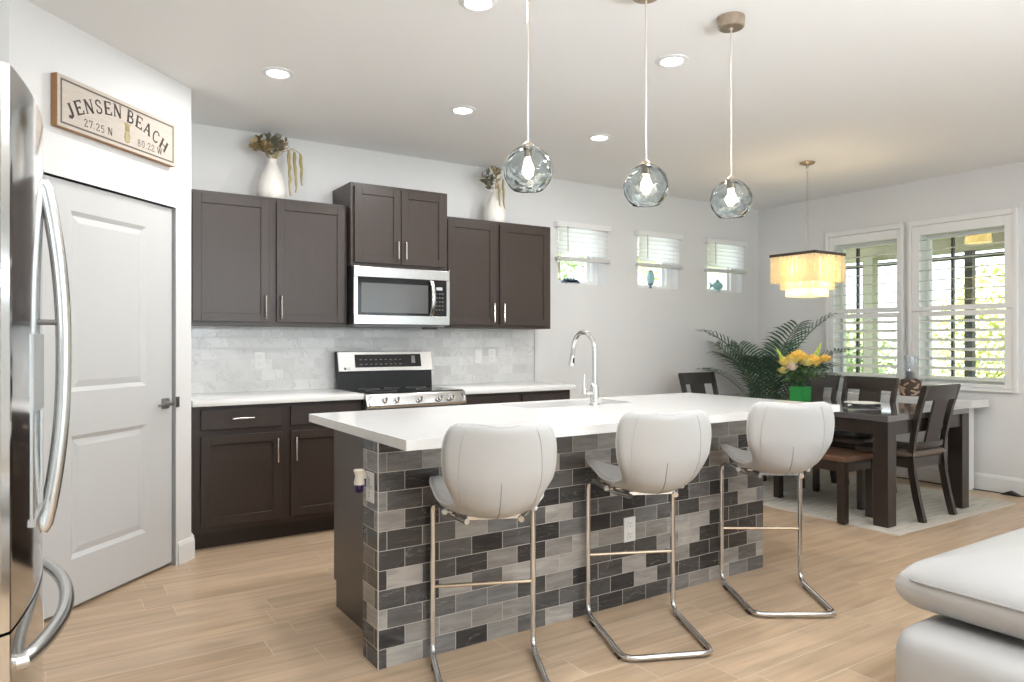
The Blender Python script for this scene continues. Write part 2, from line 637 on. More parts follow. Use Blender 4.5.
BW = [(3.921, 4.458), (4.899, 5.449), (5.895, 6.441)]
BZ = (1.797, 2.345)
wb = struct(wall_holes('x', .62, XR + .15, YB, YB + .16, [(a, b, *BZ) for a, b in BW]).build('wall_back', WALL, smooth=False))
RWN = [(2.757, 3.45), (3.655, 4.30)]
RZ = (.90, 2.235)
wr = struct(wall_holes('y', YF, YB, XR, XR + .16, [(a, b, *RZ) for a, b in RWN]).build('wall_right', WALL, smooth=False))
struct(MB().bx(XL - .15, XL, YF, 3.70, 0, H).build('wall_left', WALL, smooth=False))
struct(wall_holes('x', XL, XR, YF - .15, YF, [(.2, 2.9, 0, 2.44), (3.4, 6.2, 0, 2.44)]).build('wall_front', WALL, smooth=False))
struct(MB().bx(XL - .15, -.124, 3.686, 3.80, 0, H).build('wall_fridge', WALL, smooth=False))
struct(MB().bx(.62, .72, 4.53, YB, 0, H).build('wall_corner', WALL, smooth=False))
# unseen sliding doors, put in so sky light enters from behind the camera
for n, (a, b) in enumerate(((.2, 2.9), (3.4, 6.2))):
    mb = MB()
    for s in range(3):
        x = a + (b - a) * s / 2
        mb.bx(max(a, x - .04), min(b, x + .04), YF - .1, YF - .05, 0, 2.44)
    mb.bx(a, b, YF - .1, YF - .05, 2.38, 2.44).bx(a, b, YF - .1, YF - .05, 0, .05)
    d = struct(mb.build(f'door_{n + 2}', TRIMW, smooth=False))
    MB().bx(a + .02, b - .02, YF - .08, YF - .074, .05, 2.38).build('glass', CLEAR, d, smooth=False)

# pantry wall at 45 degrees: local x along the wall (left to right as seen), local -y into the room
PW = Matrix.Translation((.72, 4.53, 0)) @ Matrix.Rotation(R(45), 4, 'Z')
def pantry_obj(o):
    o.matrix_world = PW
    return o
DS0, DS1, DH = -1.022, -.137, 2.022
wp = struct(pantry_obj(wall_holes('x', -1.194, 0, 0, .12, [(DS0, DS1, 0, DH)]).build('wall_pantry', WALL, smooth=False)))
# the door in it
mb = MB()
y0, y1 = .022, .058
pan = [(-.847, -.345, 1.03, 1.883), (-.847, -.345, .243, .823)]
d0, d1 = DS0 + .004, DS1 - .004
for (a, b, c, d) in ((d0, -.847, .022, DH - .005), (-.345, d1, .022, DH - .005), (-.847, -.345, .022, .243), (-.847, -.345, .823, 1.03), (-.847, -.345, 1.883, DH - .005)):
    mb.bx(a, b, y0, y1, c, d)
for (a, b, c, d) in pan:                       # sunk moulding and raised field
    mb.bx(a, b, y0 + .014, y1, c, d)
    m_ = .035
    A = [(a, y0, c), (b, y0, c), (b, y0, d), (a, y0, d)]
    B = [(a + m_ * .6, y0 + .013, c + m_ * .6), (b - m_ * .6, y0 + .013, c + m_ * .6), (b - m_ * .6, y0 + .013, d - m_ * .6), (a + m_ * .6, y0 + .013, d - m_ * .6)]
    C2 = [(a + m_ * 1.5, y0 + .006, c + m_ * 1.5), (b - m_ * 1.5, y0 + .006, c + m_ * 1.5), (b - m_ * 1.5, y0 + .006, d - m_ * 1.5), (a + m_ * 1.5, y0 + .006, d - m_ * 1.5)]
    for i in range(4):
        j = (i + 1) % 4
        mb.poly((A[i], A[j], B[j], B[i]))
        mb.poly((B[i], B[j], C2[j], C2[i]))
    mb.poly(C2)
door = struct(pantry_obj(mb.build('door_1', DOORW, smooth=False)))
mb = MB()
mb.cb((-.185 - .012, y0 - .004, .922), (.058, .008, .058), .002)
mb.tube([(-.197, y0 - .006, .922), (-.197, y0 - .05, .922)], .011)
mb.tube(fillet([(-.197, y0 - .046, .922), (-.23, y0 - .048, .922), (-.30, y0 - .045, .918)], .02), [.010] * 9, flat=.8)
mb.build('door_handle', P('satin_nickel_dark', (.34, .33, .32), .3, 1), door)
mb = MB()
mb.cb((-.128, -.006, .925), (.020, .012, .06), .002)
mb.build('strike_plate', P('dark_strike', (.2, .2, .2), .35, 1), door)
for hz in (.35, 1.075, 1.80):
    mb = MB()
    mb.tube([(DS0 - .002, y0 - .006, hz - .045), (DS0 - .002, y0 - .006, hz + .045)], .006, n=8)
    mb.build('hinge', NICKEL, door)
mb = MB()
mb.bx(DS0 - .012, DS0, .0, .12, 0, DH + .012).bx(DS1, DS1 + .012, -.002, .12, 0, DH + .012).bx(DS0, DS1, -.002, .12, DH, DH + .012)
mb.bx(DS0, DS1, .062, .12, 0, DH)
struct(pantry_obj(mb.build('trim_1', P('jamb_white', (.74, .74, .735), .4), smooth=False)))
mb = MB()
prof = [(-.001, 0), (-.014, 0), (-.014, .105), (-.007, .125), (-.001, .13)]
mb.prism(prof, 'x', DS1 + .012, .0135)
mb.prism(prof, 'x', -1.19, DS0 - .012)
struct(pantry_obj(mb.build('baseboard_pantry', TRIMW, smooth=False)))
mb = MB()
mb.bx(.721, .736, 4.531, 4.69, 0, .13)
struct(mb.build('baseboard_corner', TRIMW, smooth=False))
mb = MB()
mb.prism([(XR - .001, 0), (XR - .015, 0), (XR - .015, .115), (XR - .008, .135), (XR - .001, .14)], 'y', YF, YB - .001)
struct(mb.build('baseboard_right', TRIMW, smooth=False))
mb = MB()
mb.prism([(YB - .001, 0), (YB - .015, 0), (YB - .015, .115), (YB - .008, .135), (YB - .001, .14)], 'x', 3.61, XR - .016)
struct(mb.build('baseboard_back', TRIMW, smooth=False))
# marble backsplash on the back wall, with its metal edge strips
bs = MB().bx(.735, 3.647, YB - .010, YB, .914, 1.372).build('backsplash', SPLASH, wb, smooth=False)
MB().bx(.722, .7345, YB - .012, YB, .914, 1.372).bx(3.648, 3.653, YB - .012, YB, .914, 1.372).build('edge_strip', P('grey_edge_strip', (.45, .45, .44), .35, .6), wb, smooth=False)

# back windows
for n, (a, b) in enumerate(BW):
    mb = MB()
    fy0, fy1 = YB + .085, YB + .135
    w = .035
    mb.bx(a, b, fy0, fy1, BZ[0], BZ[0] + w).bx(a, b, fy0, fy1, BZ[1] - w, BZ[1])
    mb.bx(a, a + w, fy0, fy1, BZ[0] + w, BZ[1] - w).bx(b - w - .03, b, fy0, fy1, BZ[0] + w, BZ[1] - w)
    mb.bx(b - w - .09, b - w - .05, fy0 + .01, fy1, BZ[0] + w, BZ[1] - w)
    wdw = struct(mb.build(f'window_{n + 1}', SHUT, smooth=False))
    MB().bx(a + w, b - w, fy0 + .02, fy0 + .026, BZ[0] + w, BZ[1] - w).build('glass', CLEAR, wdw, smooth=False)

# right windows
for n, (a, b) in enumerate(RWN):
    mb = MB()
    fx0, fx1 = XR + .10, XR + .15
    w = .025
    mb.bx(fx0, fx1, a, b, RZ[0], RZ[0] + w).bx(fx0, fx1, a, b, RZ[1] - w, RZ[1])
    mb.bx(fx0, fx1, a, a + w, RZ[0] + w, RZ[1] - w).bx(fx0, fx1, b - w, b, RZ[0] + w, RZ[1] - w)
    wdw = struct(mb.build(f'window_{n + 4}', SHUT, smooth=False))
    MB().bx(fx0 + .02, fx0 + .026, a + w, b - w, RZ[0] + w, RZ[1] - w).build('glass', CLEAR, wdw, smooth=False)
    mb = MB()
    m2 = (3.234, 4.132)[n]
    mb.bx(fx0 + .005, fx0 + .045, m2 - .008, m2 + .008, RZ[0] + w, RZ[1] - w)
    mb.build('mullion', CAGE, wdw, smooth=False)

# ================================================================ CABINETS
def handle(parent, x, y, z, length, vertical=True):
    mb = MB()
    if vertical:
        pts = fillet([(x, y, z - length / 2), (x, y - .028, z - length / 2), (x, y - .028, z + length / 2), (x, y, z + length / 2)], .008, 4)
    else:
        pts = fillet([(x - length / 2, y, z), (x - length / 2, y - .028, z), (x + length / 2, y - .028, z), (x + length / 2, y, z)], .008, 4)
    mb.tube(pts, .0055, n=8)
    return mb.build('handle', NICKEL, parent)

def shaker(parent, x0, x1, z0, z1, y, rail=.055, t=.02):
    mb = MB()
    mb.bx(x0, x0 + rail, y - t, y - .001, z0, z1, .0015, 1).bx(x1 - rail, x1, y - t, y - .001, z0, z1, .0015, 1)
    mb.bx(x0 + rail, x1 - rail, y - t, y - .001, z0, z0 + rail, .0015, 1).bx(x0 + rail, x1 - rail, y - t, y - .001, z1 - rail, z1, .0015, 1)
    mb.bx(x0 + rail, x1 - rail, y - t + .009, y - .001, z0 + rail, z1 - rail)
    return mb.build('door', ESP, parent, smooth=False)

def drawer(parent, x0, x1, z0, z1, y, t=.02):
    return MB().bx(x0, x1, y - t, y - .001, z0, z1, .002, 1).build('drawer', ESP, parent, smooth=False)

def base_cabinet(x0, x1, dx0, dx1, hinge_right, label):
    t = thing('base_cabinet', label, 'cabinet', ((x0 + x1) / 2, 4.95, 0))
    c = (x0 + x1) / 2
    fy, by = 4.65 - 4.95, 5.225 - 4.95
    MB().bx(x0 - c, x1 - c, fy, by, .105, .873).build('carcass', ESP, t, smooth=False)
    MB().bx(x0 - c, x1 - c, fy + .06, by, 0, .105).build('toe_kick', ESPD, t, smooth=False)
    dr = drawer(t, dx0 - c, dx1 - c, .73, .852, fy)
    handle(dr, (dx0 + dx1) / 2 - c, fy - .02, .795, .13, False)
    d = shaker(t, dx0 - c, dx1 - c, .142, .692, fy)
    hx = (dx1 - .03) if hinge_right else (dx0 + .03)
    handle(d, hx - c, fy - .02, .578, .15)
    return t

base_cabinet(.745, 1.30, .790, 1.271, True, 'dark brown base cabinet with drawer beside the white pantry door')
base_cabinet(1.30, 1.808, 1.328, 1.78, False, 'dark brown base cabinet with drawer just left of the range')
base_cabinet(2.583, 3.10, 2.61, 3.078, True, 'dark brown base cabinet just right of the range')
base_cabinet(3.10, 3.60, 3.122, 3.585, False, 'dark brown base cabinet at the right end of the back counter')
tag(MB().bx(.738, 1.811, 4.602, YB - .0105, .876, .914, .003).build('countertop', QUARTZ), 'white quartz countertop left of the range', 'countertop')
tag(MB().bx(2.581, 3.625, 4.602, YB - .0105, .876, .914, .003).build('countertop', QUARTZ), 'white quartz countertop right of the range', 'countertop')

def upper_cabinet(x0, x1, z0, z1, fy, doors, label, hz=None, hl=.15):
    c = (x0 + x1) / 2
    t = thing('wall_cabinet', label, 'cabinet', (c, 5.08, z0))
    f, b = fy - 5.08, YB - .0005 - 5.08
    MB().bx(x0 - c, x1 - c, f, b, 0, z1 - z0).build('carcass', ESP, t, smooth=False)
    for (a, e, hx) in doors:
        d = shaker(t, a - c, e - c, .025, z1 - z0 - .025, f)
        handle(d, hx - c, f - .02, .125, hl)
    return t

upper_cabinet(.735, 1.285, 1.372, 2.235, 4.92, [(.785, 1.262, 1.235)], 'tall dark wall cabinet next to the white pantry wall')
upper_cabinet(1.285, 1.805, 1.372, 2.235, 4.92, [(1.31, 1.785, 1.337)], 'dark wall cabinet just left of the microwave')
upper_cabinet(1.812, 2.58, 1.803, 2.395, 4.86, [(1.835, 2.187, 2.16), (2.193, 2.555, 2.222)], 'short dark two-door cabinet mounted over the microwave', hl=.13)
upper_cabinet(2.587, 3.065, 1.372, 2.235, 4.92, [(2.61, 3.045, 3.018)], 'dark wall cabinet just right of the microwave')
upper_cabinet(3.065, 3.60, 1.372, 2.235, 4.92, [(3.085, 3.575, 3.112)], 'dark wall cabinet at the right end of the row, nearest the windows')

# ================================================================ MICROWAVE
t = thing('microwave', 'stainless steel over-the-range microwave with curved handle', 'microwave', (2.196, 4.84, 1.388))
w = .379
MB().bx(-w, w, .0, .38, 0, .41).build('body', BLACK, t, smooth=False)
mb = MB()
mb.bx(-w, w, -.03, -.001, .335, .41, .004).bx(-w, w, -.03, -.001, .0, .068, .004)
mb.bx(-w, -w + .028, -.03, -.001, .068, .335).bx(w - .026, w, -.03, -.001, .068, .335)
mb.build('front_frame', STEEL, t, smooth=False)
MB().bx(-w + .028, .24, -.027, -.001, .068, .335).build('door_glass', BLACKG, t, smooth=False)
MB().bx(-w + .055, .20, -.0285, -.0275, .085, .295).build('door_window', GREYG, t, smooth=False)
cp = MB().bx(.242, w - .026, -.027, -.001, .068, .335).build('control_panel', BLACKG, t, smooth=False)
MB().bx(.268, .318, -.0282, -.0272, .262, .285).build('display', P('clock_digits', (.3, .32, .32), .3, emit=(.7, .75, .75), estr=.25), cp, smooth=False)
KEY = P('keypad_legend', (.09, .09, .09), .4)
for r_ in range(5):
    for c_ in range(3):
        MB().cb((.270 + c_ * .025, -.0275, .235 - r_ * .03), (.014, .001, .010)).build('key', KEY, cp, smooth=False)
mb = MB()
mb.tube([(.222, -.028, .075)] + arc_pts((.222, -.05, .085), (.222, -.05, .32), (0, -.028, 0), 12) + [(.222, -.028, .33)], .016, n=10, flat=.6)
mb.build('handle', STEEL, t)
mb = MB()
mb.bx(-.36, .36, .02, .33, -.014, -.0005)
mb.build('vent_tray', P('vent_grey', (.30, .30, .30), .5), t, smooth=False)
MB().cb((.235, .02, -.022), (.11, .05, .014), .003).build('lamp_cover', BLACK, t, smooth=False)

# ================================================================ RANGE
t = thing('range', 'stainless steel electric range with black glass cooktop and five knobs', 'stove', (2.196, 4.9, 0))
MB().bx(-.378, .378, -.27, .30, .06, .90).build('body', STEELG, t, smooth=False)
for sx in (-.33, .33):
    for sy in (-.2, .25):
        MB().tube([(sx, sy, 0), (sx, sy, .07)], .02, n=10).build('levelling_foot', BLACK, t)
MB().bx(-.375, .375, -.31, .22, .9005, .916, .004).build('cooktop', BLACKG, t, smooth=False)
mb = MB()
for (cx, cy, rr) in ((-.19, -.13, .11), (.19, -.13, .10), (-.19, .10, .075), (.19, .10, .075), (0, .12, .055)):
    mb.tube([(cx + rr * math.cos(2 * PI * k / 32), cy + rr * math.sin(2 * PI * k / 32), .9163) for k in range(32)], .0012, n=4, closed=True)
mb.build('burner_ring', P('burner_print', (.13, .13, .13), .3), t)
mb = MB()                                    # rounded front control panel
mb.prism([(-.272, .80), (-.335, .812), (-.345, .83), (-.325, .895), (-.315, .909), (-.272, .915)], 'x', -.383, .383, .004)
cpn = mb.build('control_panel', STEEL, t)
for kx in (-.255, -.167, .007, .164, .258):
    mb = MB()
    ax = Vector((0, -.96, .27)).normalized()
    p0 = Vector((kx, -.335, .862))
    mb.tube([p0, p0 + ax * .012], [.026, .026], n=20)
    mb.tube([p0 + ax * .012, p0 + ax * .034], [.022, .018], n=20)
    mb.M = Matrix.Translation(p0 + ax * .034) @ Matrix.Rotation(R(15), 4, 'X')
    mb.cb((0, -.004, 0), (.010, .014, .036), .002)
    mb.build('knob', CHROME, cpn)
for sx in (-1, 1):
    mb = MB()
    mb.tube(arc_pts((sx * .345, -.335, .82), (sx * .345, -.320, .895), (sx * .025, -.012, 0), 8), .006, n=8)
    mb.build('panel_accent', CHROMEB, cpn)
mb = MB()
mb.bx(-.375, .375, -.30, -.271, .22, .785, .004)
od = mb.build('oven_door', STEEL, t, smooth=False)
MB().bx(-.27, .27, -.3025, -.2995, .36, .66).build('oven_window', BLACKG, od, smooth=False)
MB().tube(fillet([(-.33, -.30, .74), (-.33, -.35, .74), (.33, -.35, .74), (.33, -.30, .74)], .02), .012, n=10).build('handle', STEEL, od)
MB().bx(-.375, .375, -.30, -.271, .07, .21, .004).build('drawer', STEEL, t, smooth=False)
mb = MB()
mb.prism([(.205, .916), (.27, .916), (.30, 1.05), (.315, 1.19), (.245, 1.19), (.215, 1.05)], 'x', -.378, .378)
bg = mb.build('backguard', P('backguard_black', (.012, .012, .012), .35, spec=.3), t, smooth=False)
Mx = Matrix.Translation((0, .212, 1.04)) @ Matrix.Rotation(R(-12), 4, 'X')
mb = MB(); mb.M = Mx
mb.bx(-.384, .384, -.012, .0, .0, .152, .004)
bf = mb.build('backguard_face', STEEL, t, smooth=False)
mb = MB(); mb.M = Mx
mb.bx(-.255, .285, -.0155, -.012, .03, .128)
dg = mb.build('display_glass', BLACKG, bf, smooth=False)
mb = MB(); mb.M = Mx
for c_ in range(9):
    for r_ in range(2):
        mb.bx(-.22 + c_ * .04, -.20 + c_ * .04, -.0162, -.0155, .05 + r_ * .035, .056 + r_ * .035)
mb.build('touch_keys', P('touch_key_print', (.16, .16, .16), .4), dg, smooth=False)
mb = MB(); mb.M = Mx
mb.bx(.205, .235, -.0162, -.0155, .058, .115)
mb.build('clock_screen', P('clock_screen_grey', (.25, .25, .25), .3), dg, smooth=False)

def text_mesh(body, size, mat, parent, M, name, extr=.0004):
    cu = bpy.data.curves.new(name, 'FONT')
    cu.body = body
    cu.size = size
    cu.extrude = extr
    cu.align_x = 'CENTER'
    cu.align_y = 'CENTER'
    tmp = bpy.data.objects.new('tmp_text', cu)
    COL.objects.link(tmp)
    dg_ = bpy.context.evaluated_depsgraph_get()
    dg_.update()
    me = bpy.data.meshes.new_from_object(tmp.evaluated_get(dg_))
    bpy.data.objects.remove(tmp)
    bpy.data.curves.remove(cu)
    me.name = name
    me.materials.clear()
    me.materials.append(mat)
    me.transform(M)
    o = bpy.data.objects.new(name, me)
    COL.objects.link(o)
    o.parent = parent
    return o
LOGO = P('logo_grey', (.14, .14, .14), .4)
text_mesh('LG', .022, LOGO, bf, Mx @ Matrix.Translation((-.305, -.0135, .022)) @ Matrix.Rotation(R(90), 4, 'X'), 'logo')
mb = MB(); mb.M = Mx
mb.lathe([(0, -.0135), (.010, -.0135), (.010, -.0118), (0, -.0118)], (-.335, 0, .022), 16, 'y')
mb.build('logo_disc', LOGO, bf)

# ================================================================ ISLAND
isl = thing('kitchen_island', 'large kitchen island faced in grey slate subway tile under white quartz', 'kitchen island', (2.2, 2.9, 0))
def loc(x, y, z):
    return (x - 2.2, y - 2.9, z)
def lbx(mb, x0, x1, y0, y1, z0, z1, bev=0):
    return mb.bx(x0 - 2.2, x1 - 2.2, y0 - 2.9, y1 - 2.9, z0, z1, bev)
tw_ = MB().bx(1.08, 3.38, 2.60, 2.755, 0, .8755).build('tiled_knee_wall', ISLT, None, smooth=False)
tw_.parent = isl
tw_.location = (-2.2, -2.9, 0)
lbx(MB(), 1.0775, 1.0815, 2.5975, 2.6015, 0, .8755).build('corner_trim', P('corner_trim_pale', (.55, .52, .48), .4), isl, smooth=False)
mb = MB()
lbx(mb, 1.172, 3.36, 2.756, 3.335, 0, .8755)
lbx(mb, 1.19, 3.35, 3.335, 3.42, .105, .8755)
mb.build('cabinet_body', P('island_end_panel', (.075, .056, .046), .32, noise=.15, nscale=6, stretch=(6, 6, .6)), isl, smooth=False)
# countertop with sink cut-out
mb = MB()
cx0, cx1, cy0, cy1 = 1.085, 3.725, 2.354, 3.482
sx0, sx1, sy0, sy1 = 2.13, 2.88, 3.105, 3.40
ch = .012
for (a, b, c, d) in ((cx0, sx0, cy0, cy1), (sx1, cx1, cy0, cy1), (sx0, sx1, cy0, sy0), (sx0, sx1, sy1, cy1)):
    lbx(mb, a, b, c, d, .876, .914)
bmesh.ops.remove_doubles(mb.bm, verts=mb.bm.verts[:], dist=1e-5)
inner = [f for f in mb.bm.faces if sum(1 for g in mb.bm.faces if g is not f and (g.calc_center_median() - f.calc_center_median()).length < 1e-4) > 0]
bmesh.ops.delete(mb.bm, geom=inner, context='FACES')
mb.build('countertop', QUARTZ, isl, smooth=False)
# outlets on it
def outlet(name, label, loc_, rz, toggles=False, plate=(.074, .118)):
    t_ = thing(name, label, 'switch' if toggles else 'outlet', loc_, rz)
    MB().cb((0, -.003, 0), (plate[0], .006, plate[1]), .002).build('cover_plate', PLATE, t_, smooth=False)
    if toggles:
        MB().cb((0, -.008, 0), (.034, .006, .066), .002).build('rocker', PLATE, t_, smooth=False)
    else:
        for dz in (-.026, .026):
            r_ = MB().cb((0, -.0068, dz), (.034, .003, .038), .003).build('receptacle', PLATE, t_, smooth=False)
            mb_ = MB()
            mb_.cb((-.007, -.0085, dz + .004), (.002, .001, .009)).cb((.007, -.0085, dz + .004), (.002, .001, .007)).cb((0, -.0085, dz - .010), (.005, .001, .005))
            mb_.build('slots', SLOT, r_, smooth=False)
    return t_
outlet('wall_outlet', 'white outlet plate low on the tiled front of the island', (2.374, 2.5995, .358), 0)
outlet('wall_outlet', 'white outlet plate on the tiled left end of the island', (1.0795, 2.672, .695), R(-90))
outlet('wall_outlet', 'white outlet on the marble backsplash left of the range', (1.278, YB - .0105, 1.135), 0)
outlet('light_switch', 'left of two white plates on the marble right of the range', (3.07, YB - .0105, 1.14), 0, True)
outlet('wall_outlet', 'right of two white plates on the marble right of the range', (3.205, YB - .0105, 1.147), 0)
# plug-in air freshener
t = thing('air_freshener', 'plug-in air freshener with purple oil on the island end', 'air freshener', (1.078, 2.70, .722), R(-90))
MB().lathe([(0, .040), (.021, .040), (.0225, .036), (.017, .022), (.016, .010), (.020, -.004), (.021, -.018), (0, -.018)], (0, -.036, 0), 20).build('body', FRESH, t)
MB().lathe([(0, -.018), (.0195, -.0185), (.0205, -.03), (.0185, -.044), (.010, -.050), (0, -.050)], (0, -.036, 0), 20).build('oil_bottle', PURPLE, t)
MB().cb((0, -.014, .018), (.018, .014, .03), .003).build('plug', FRESH, t, smooth=False)
# sink
t = thing('kitchen_sink', 'undermount stainless steel sink set in the island top', 'sink', (2.505, 3.2525, .70))
hx, hy = .378, .151
mb = MB()
mb.bx(-hx, hx, -hy, hy, .0, .004)
mb.bx(-hx, -hx + .004, -hy, hy, .004, .1755).bx(hx - .004, hx, -hy, hy, .004, .1755)
mb.bx(-hx, hx, -hy, -hy + .004, .004, .1755).bx(-hx, hx, hy - .004, hy, .004, .1755)
mb.build('bowl', P('brushed_sink_steel', (.22, .215, .21), .4, .9), t, smooth=False)
MB().lathe([(.0, .0045), (.045, .0045), (.045, .007), (.03, .006), (0, .005)], n=24).build('drain', CHROME, t)
# faucet
t = thing('kitchen_faucet', 'tall chrome gooseneck faucet standing behind the island sink', 'faucet', (2.54, 3.06, .914))
MB().lathe([(0, 0), (.030, 0), (.030, .006), (.024, .012), (.022, .10), (.020, .112), (.015, .12), (0, .12)], n=24).build('base', CHROMEB, t)
pts = [(0, 0, .115), (0, 0, .30)]
for k in range(1, 15):
    a = PI * k / 15
    pts.append((0, .095 - .095 * math.cos(a), .30 + .105 * math.sin(a)))
pts += [(0, .192, .275)]
MB().tube(pts, .0125, n=14).build('spout', CHROMEB, t)
hd = MB().tube([(0, .192, .285), (0, .199, .262), (0, .207, .215)], [.013, .0155, .0165], n=16).build('spray_head', CHROMEB, t)
MB().cb((0, .212 - .024, .245), (.012, .01, .03), .003).build('spray_button', BLACK, hd, smooth=False)
MB().tube([(-.018, 0, .07), (-.075, 0, .075)], [.013, .011], n=14).build('handle_stub', CHROMEB, t)
MB().tube([(-.072, 0, .07), (-.074, 0, .10), (-.072, 0, .175)], [.013, .008, .0045], n=12).build('lever', CHROMEB, t)

# ================================================================ BAR STOOLS
def stool_seat(half_shell):
    def curve(v):                              # side profile: y forward, z up
        pts = [(.235, .675), (.20, .682), (.10, .664), (-.02, .646), (-.12, .646), (-.19, .684), (-.226, .765), (-.243, .87), (-.258, .985)]
        x = v * (len(pts) - 1)
        i = min(int(x), len(pts) - 2)
        f = x - i
        def cr(p0, p1, p2, p3):
            return .5 * ((2 * p1) + (-p0 + p2) * f + (2 * p0 - 5 * p1 + 4 * p2 - p3) * f * f + (-p0 + 3 * p1 - 3 * p2 + p3) * f ** 3)
        q = [pts[max(0, i - 1)], pts[i], pts[i + 1], pts[min(len(pts) - 1, i + 2)]]
        return cr(*[a[0] for a in q]), cr(*[a[1] for a in q])
    wid = [(0, .170), (.10, .208), (.22, .218), (.36, .198), (.48, .165), (.58, .148), (.68, .162), (.78, .190), (.87, .200), (.93, .195), (.97, .180), (.99, .164), (1, .148)]
    def width(v):
        for (a, wa), (b, wb_) in zip(wid, wid[1:]):
            if v <= b:
                i = wid.index((a, wa))
                p0_, p3_ = wid[max(0, i - 1)], wid[min(len(wid) - 1, i + 2)]
                h_ = b - a
                m0 = (wb_ - p0_[1]) / (b - p0_[0]) * h_
                m1 = (p3_[1] - wa) / (p3_[0] - a) * h_
                s = (v - a) / h_
                return (2 * s ** 3 - 3 * s * s + 1) * wa + (s ** 3 - 2 * s * s + s) * m0 + (-2 * s ** 3 + 3 * s * s) * wb_ + (s ** 3 - s * s) * m1
        return wid[-1][1]
    def fn(u, v):
        s = 2 * u - 1
        y, z = curve(v)
        wv = width(v)
        x = s * wv
        seat = max(0, 1 - v / .5)
        back = min(1, max(0, (v - .55) / .25))
        z += (abs(s) ** 2.2) * .044 * min(1, seat * 2.2) - .012 * (1 - s * s) * seat
        y += back * (abs(s) ** 2) * .04
        y += (1 - back) * (1 - min(1, seat * 3)) * (abs(s) ** 2) * .06
        z += (1 - back) * (1 - min(1, seat * 3)) * (abs(s) ** 2) * .03
        z -= .008 * math.exp(-(s / .35) ** 2) * max(0, (v - .85) / .15)       # dip in the top edge
        return (x, y, z)
    return fn
fn = stool_seat(True)
def offset_fn(d):
    def g(u, v):
        e = 1e-3
        u0, u1 = max(0, u - e), min(1, u + e)
        v0, v1 = max(0, v - e), min(1, v + e)
        a = Vector(fn(u1, v)) - Vector(fn(u0, v))
        b = Vector(fn(u, v1)) - Vector(fn(u, v0))
        n = a.cross(b).normalized()
        edge = min(1, min(u, 1 - u, v, 1 - v) / .05)
        return Vector(fn(u, v)) + n * d * (math.sqrt(max(0, 1 - (1 - edge) ** 2)) * .8 + .2)
    return g
def make_stool(loc_, rz, label):
    t_ = thing('bar_stool', label, 'stool', loc_, rz, 'white bar stools at the island')
    mb_ = MB()
    NU, NV = 28, 56
    top = [[mb_._v(offset_fn(.014)(i / NU, j / NV)) for i in range(NU + 1)] for j in range(NV + 1)]
    bot = [[mb_._v(offset_fn(-.016)(i / NU, j / NV)) for i in range(NU + 1)] for j in range(NV + 1)]
    F = mb_.bm.faces.new
    for j in range(NV):
        for i in range(NU):
            F((top[j][i], top[j][i + 1], top[j + 1][i + 1], top[j + 1][i]))
            F((bot[j][i], bot[j + 1][i], bot[j + 1][i + 1], bot[j][i + 1]))
        F((top[j][0], top[j + 1][0], bot[j + 1][0], bot[j][0]))
        F((top[j][NU], bot[j][NU], bot[j + 1][NU], top[j + 1][NU]))
    for i in range(NU):
        F((top[0][i], bot[0][i], bot[0][i + 1], top[0][i + 1]))
        F((top[NV][i], top[NV][i + 1], bot[NV][i + 1], bot[NV][i]))
    bmesh.ops.recalc_face_normals(mb_.bm, faces=mb_.bm.faces[:])
    st = mb_.build('seat_shell', LEATHER, t_, angle=80)
    og = offset_fn(.0148)
    mb_ = MB()                                # centre seam on the outside of the back
    mb_.tube([og(.5, v / 40) for v in range(20, 32)], .0018, n=6)
    mb_.build('seam', SEAM, st)
    mb_ = MB()
    for sg in (-1, 1):                        # side seams that sweep up to the top corners
        mb_ = MB()
        mb_.tube([og(.5 + sg * (.40 - .07 * ((v - 24) / 15)), v / 40) for v in range(26, 40)], .0012, n=6)
        mb_.build('side_seam', SEAML, st)
    mb_ = MB()                                # piping all round the shell's edge
    ring = [fn(i / NU, 0) for i in range(NU)] + [fn(1, j / NV) for j in range(NV)] + [fn(1 - i / NU, 1) for i in range(NU)] + [fn(0, 1 - j / NV) for j in range(NV)]
    mb_.tube(ring, .0042, n=6, closed=True)
    mb_.build('piping', P('piping_white', (.60, .595, .585), .45), st)
    # cantilever frame, one bent tube
    r_ = .0115
    hw, yf, yb = .205, .215, -.265
    hb = .186
    loop = [(-.10, -.08, .616), (-.14, .02, .616), (-hw, yf, .640), (-hw, yf, r_ + .006), (-hb, yb, r_ + .006), (hb, yb, r_ + .006), (hw, yf, r_ + .006), (hw, yf, .640), (.14, .02, .616), (.10, -.08, .616)]
    MB().tube(fillet(loop, .055, 7), r_, n=12).build('frame', CHROME, t_)
    MB().tube([(-hw, yf, .288), (hw, yf, .288)], .0075, n=10).build('footrest', P('chrome_floor_reflection', (.72, .60, .46), .25, 1), t_)  # chrome bar; the floor's warm reflection is put into its colour
    mb_ = MB()
    mb_.bx(-.10, .10, -.07, .10, .618, .632)
    mb_.tube([(-.165, .03, .630), (.165, .03, .630)], .007, n=8)
    mb_.build('seat_bracket', CHROME, t_)
    for sx in (-1, 1):
        MB().ball((sx * .172, .03, .630), .0125, 12).build('end_cap', PLATE, t_)
        for yy in (-.20, .13):
            MB().cb((sx * (hw - (.13 - yy) / .45 * .017), yy, .004), (.02, .05, .008), .002).build('floor_pad', BLACK, t_, smooth=False)
    return t_
def stool_at(x, y, deg):                      # x, y: midway between the two upright legs
    a = R(deg)
    return (x + math.sin(a) * .215, y - math.cos(a) * .215, 0), a
STOOLS = [(*stool_at(1.490, 2.495, -23), 'white leather bar stool nearest the left end of the island'),
          (*stool_at(2.28, 2.485, -24), 'white leather bar stool in the middle, before the outlet on the tile'),
          (*stool_at(3.15, 2.438, -34), 'white leather bar stool nearest the dining table')]
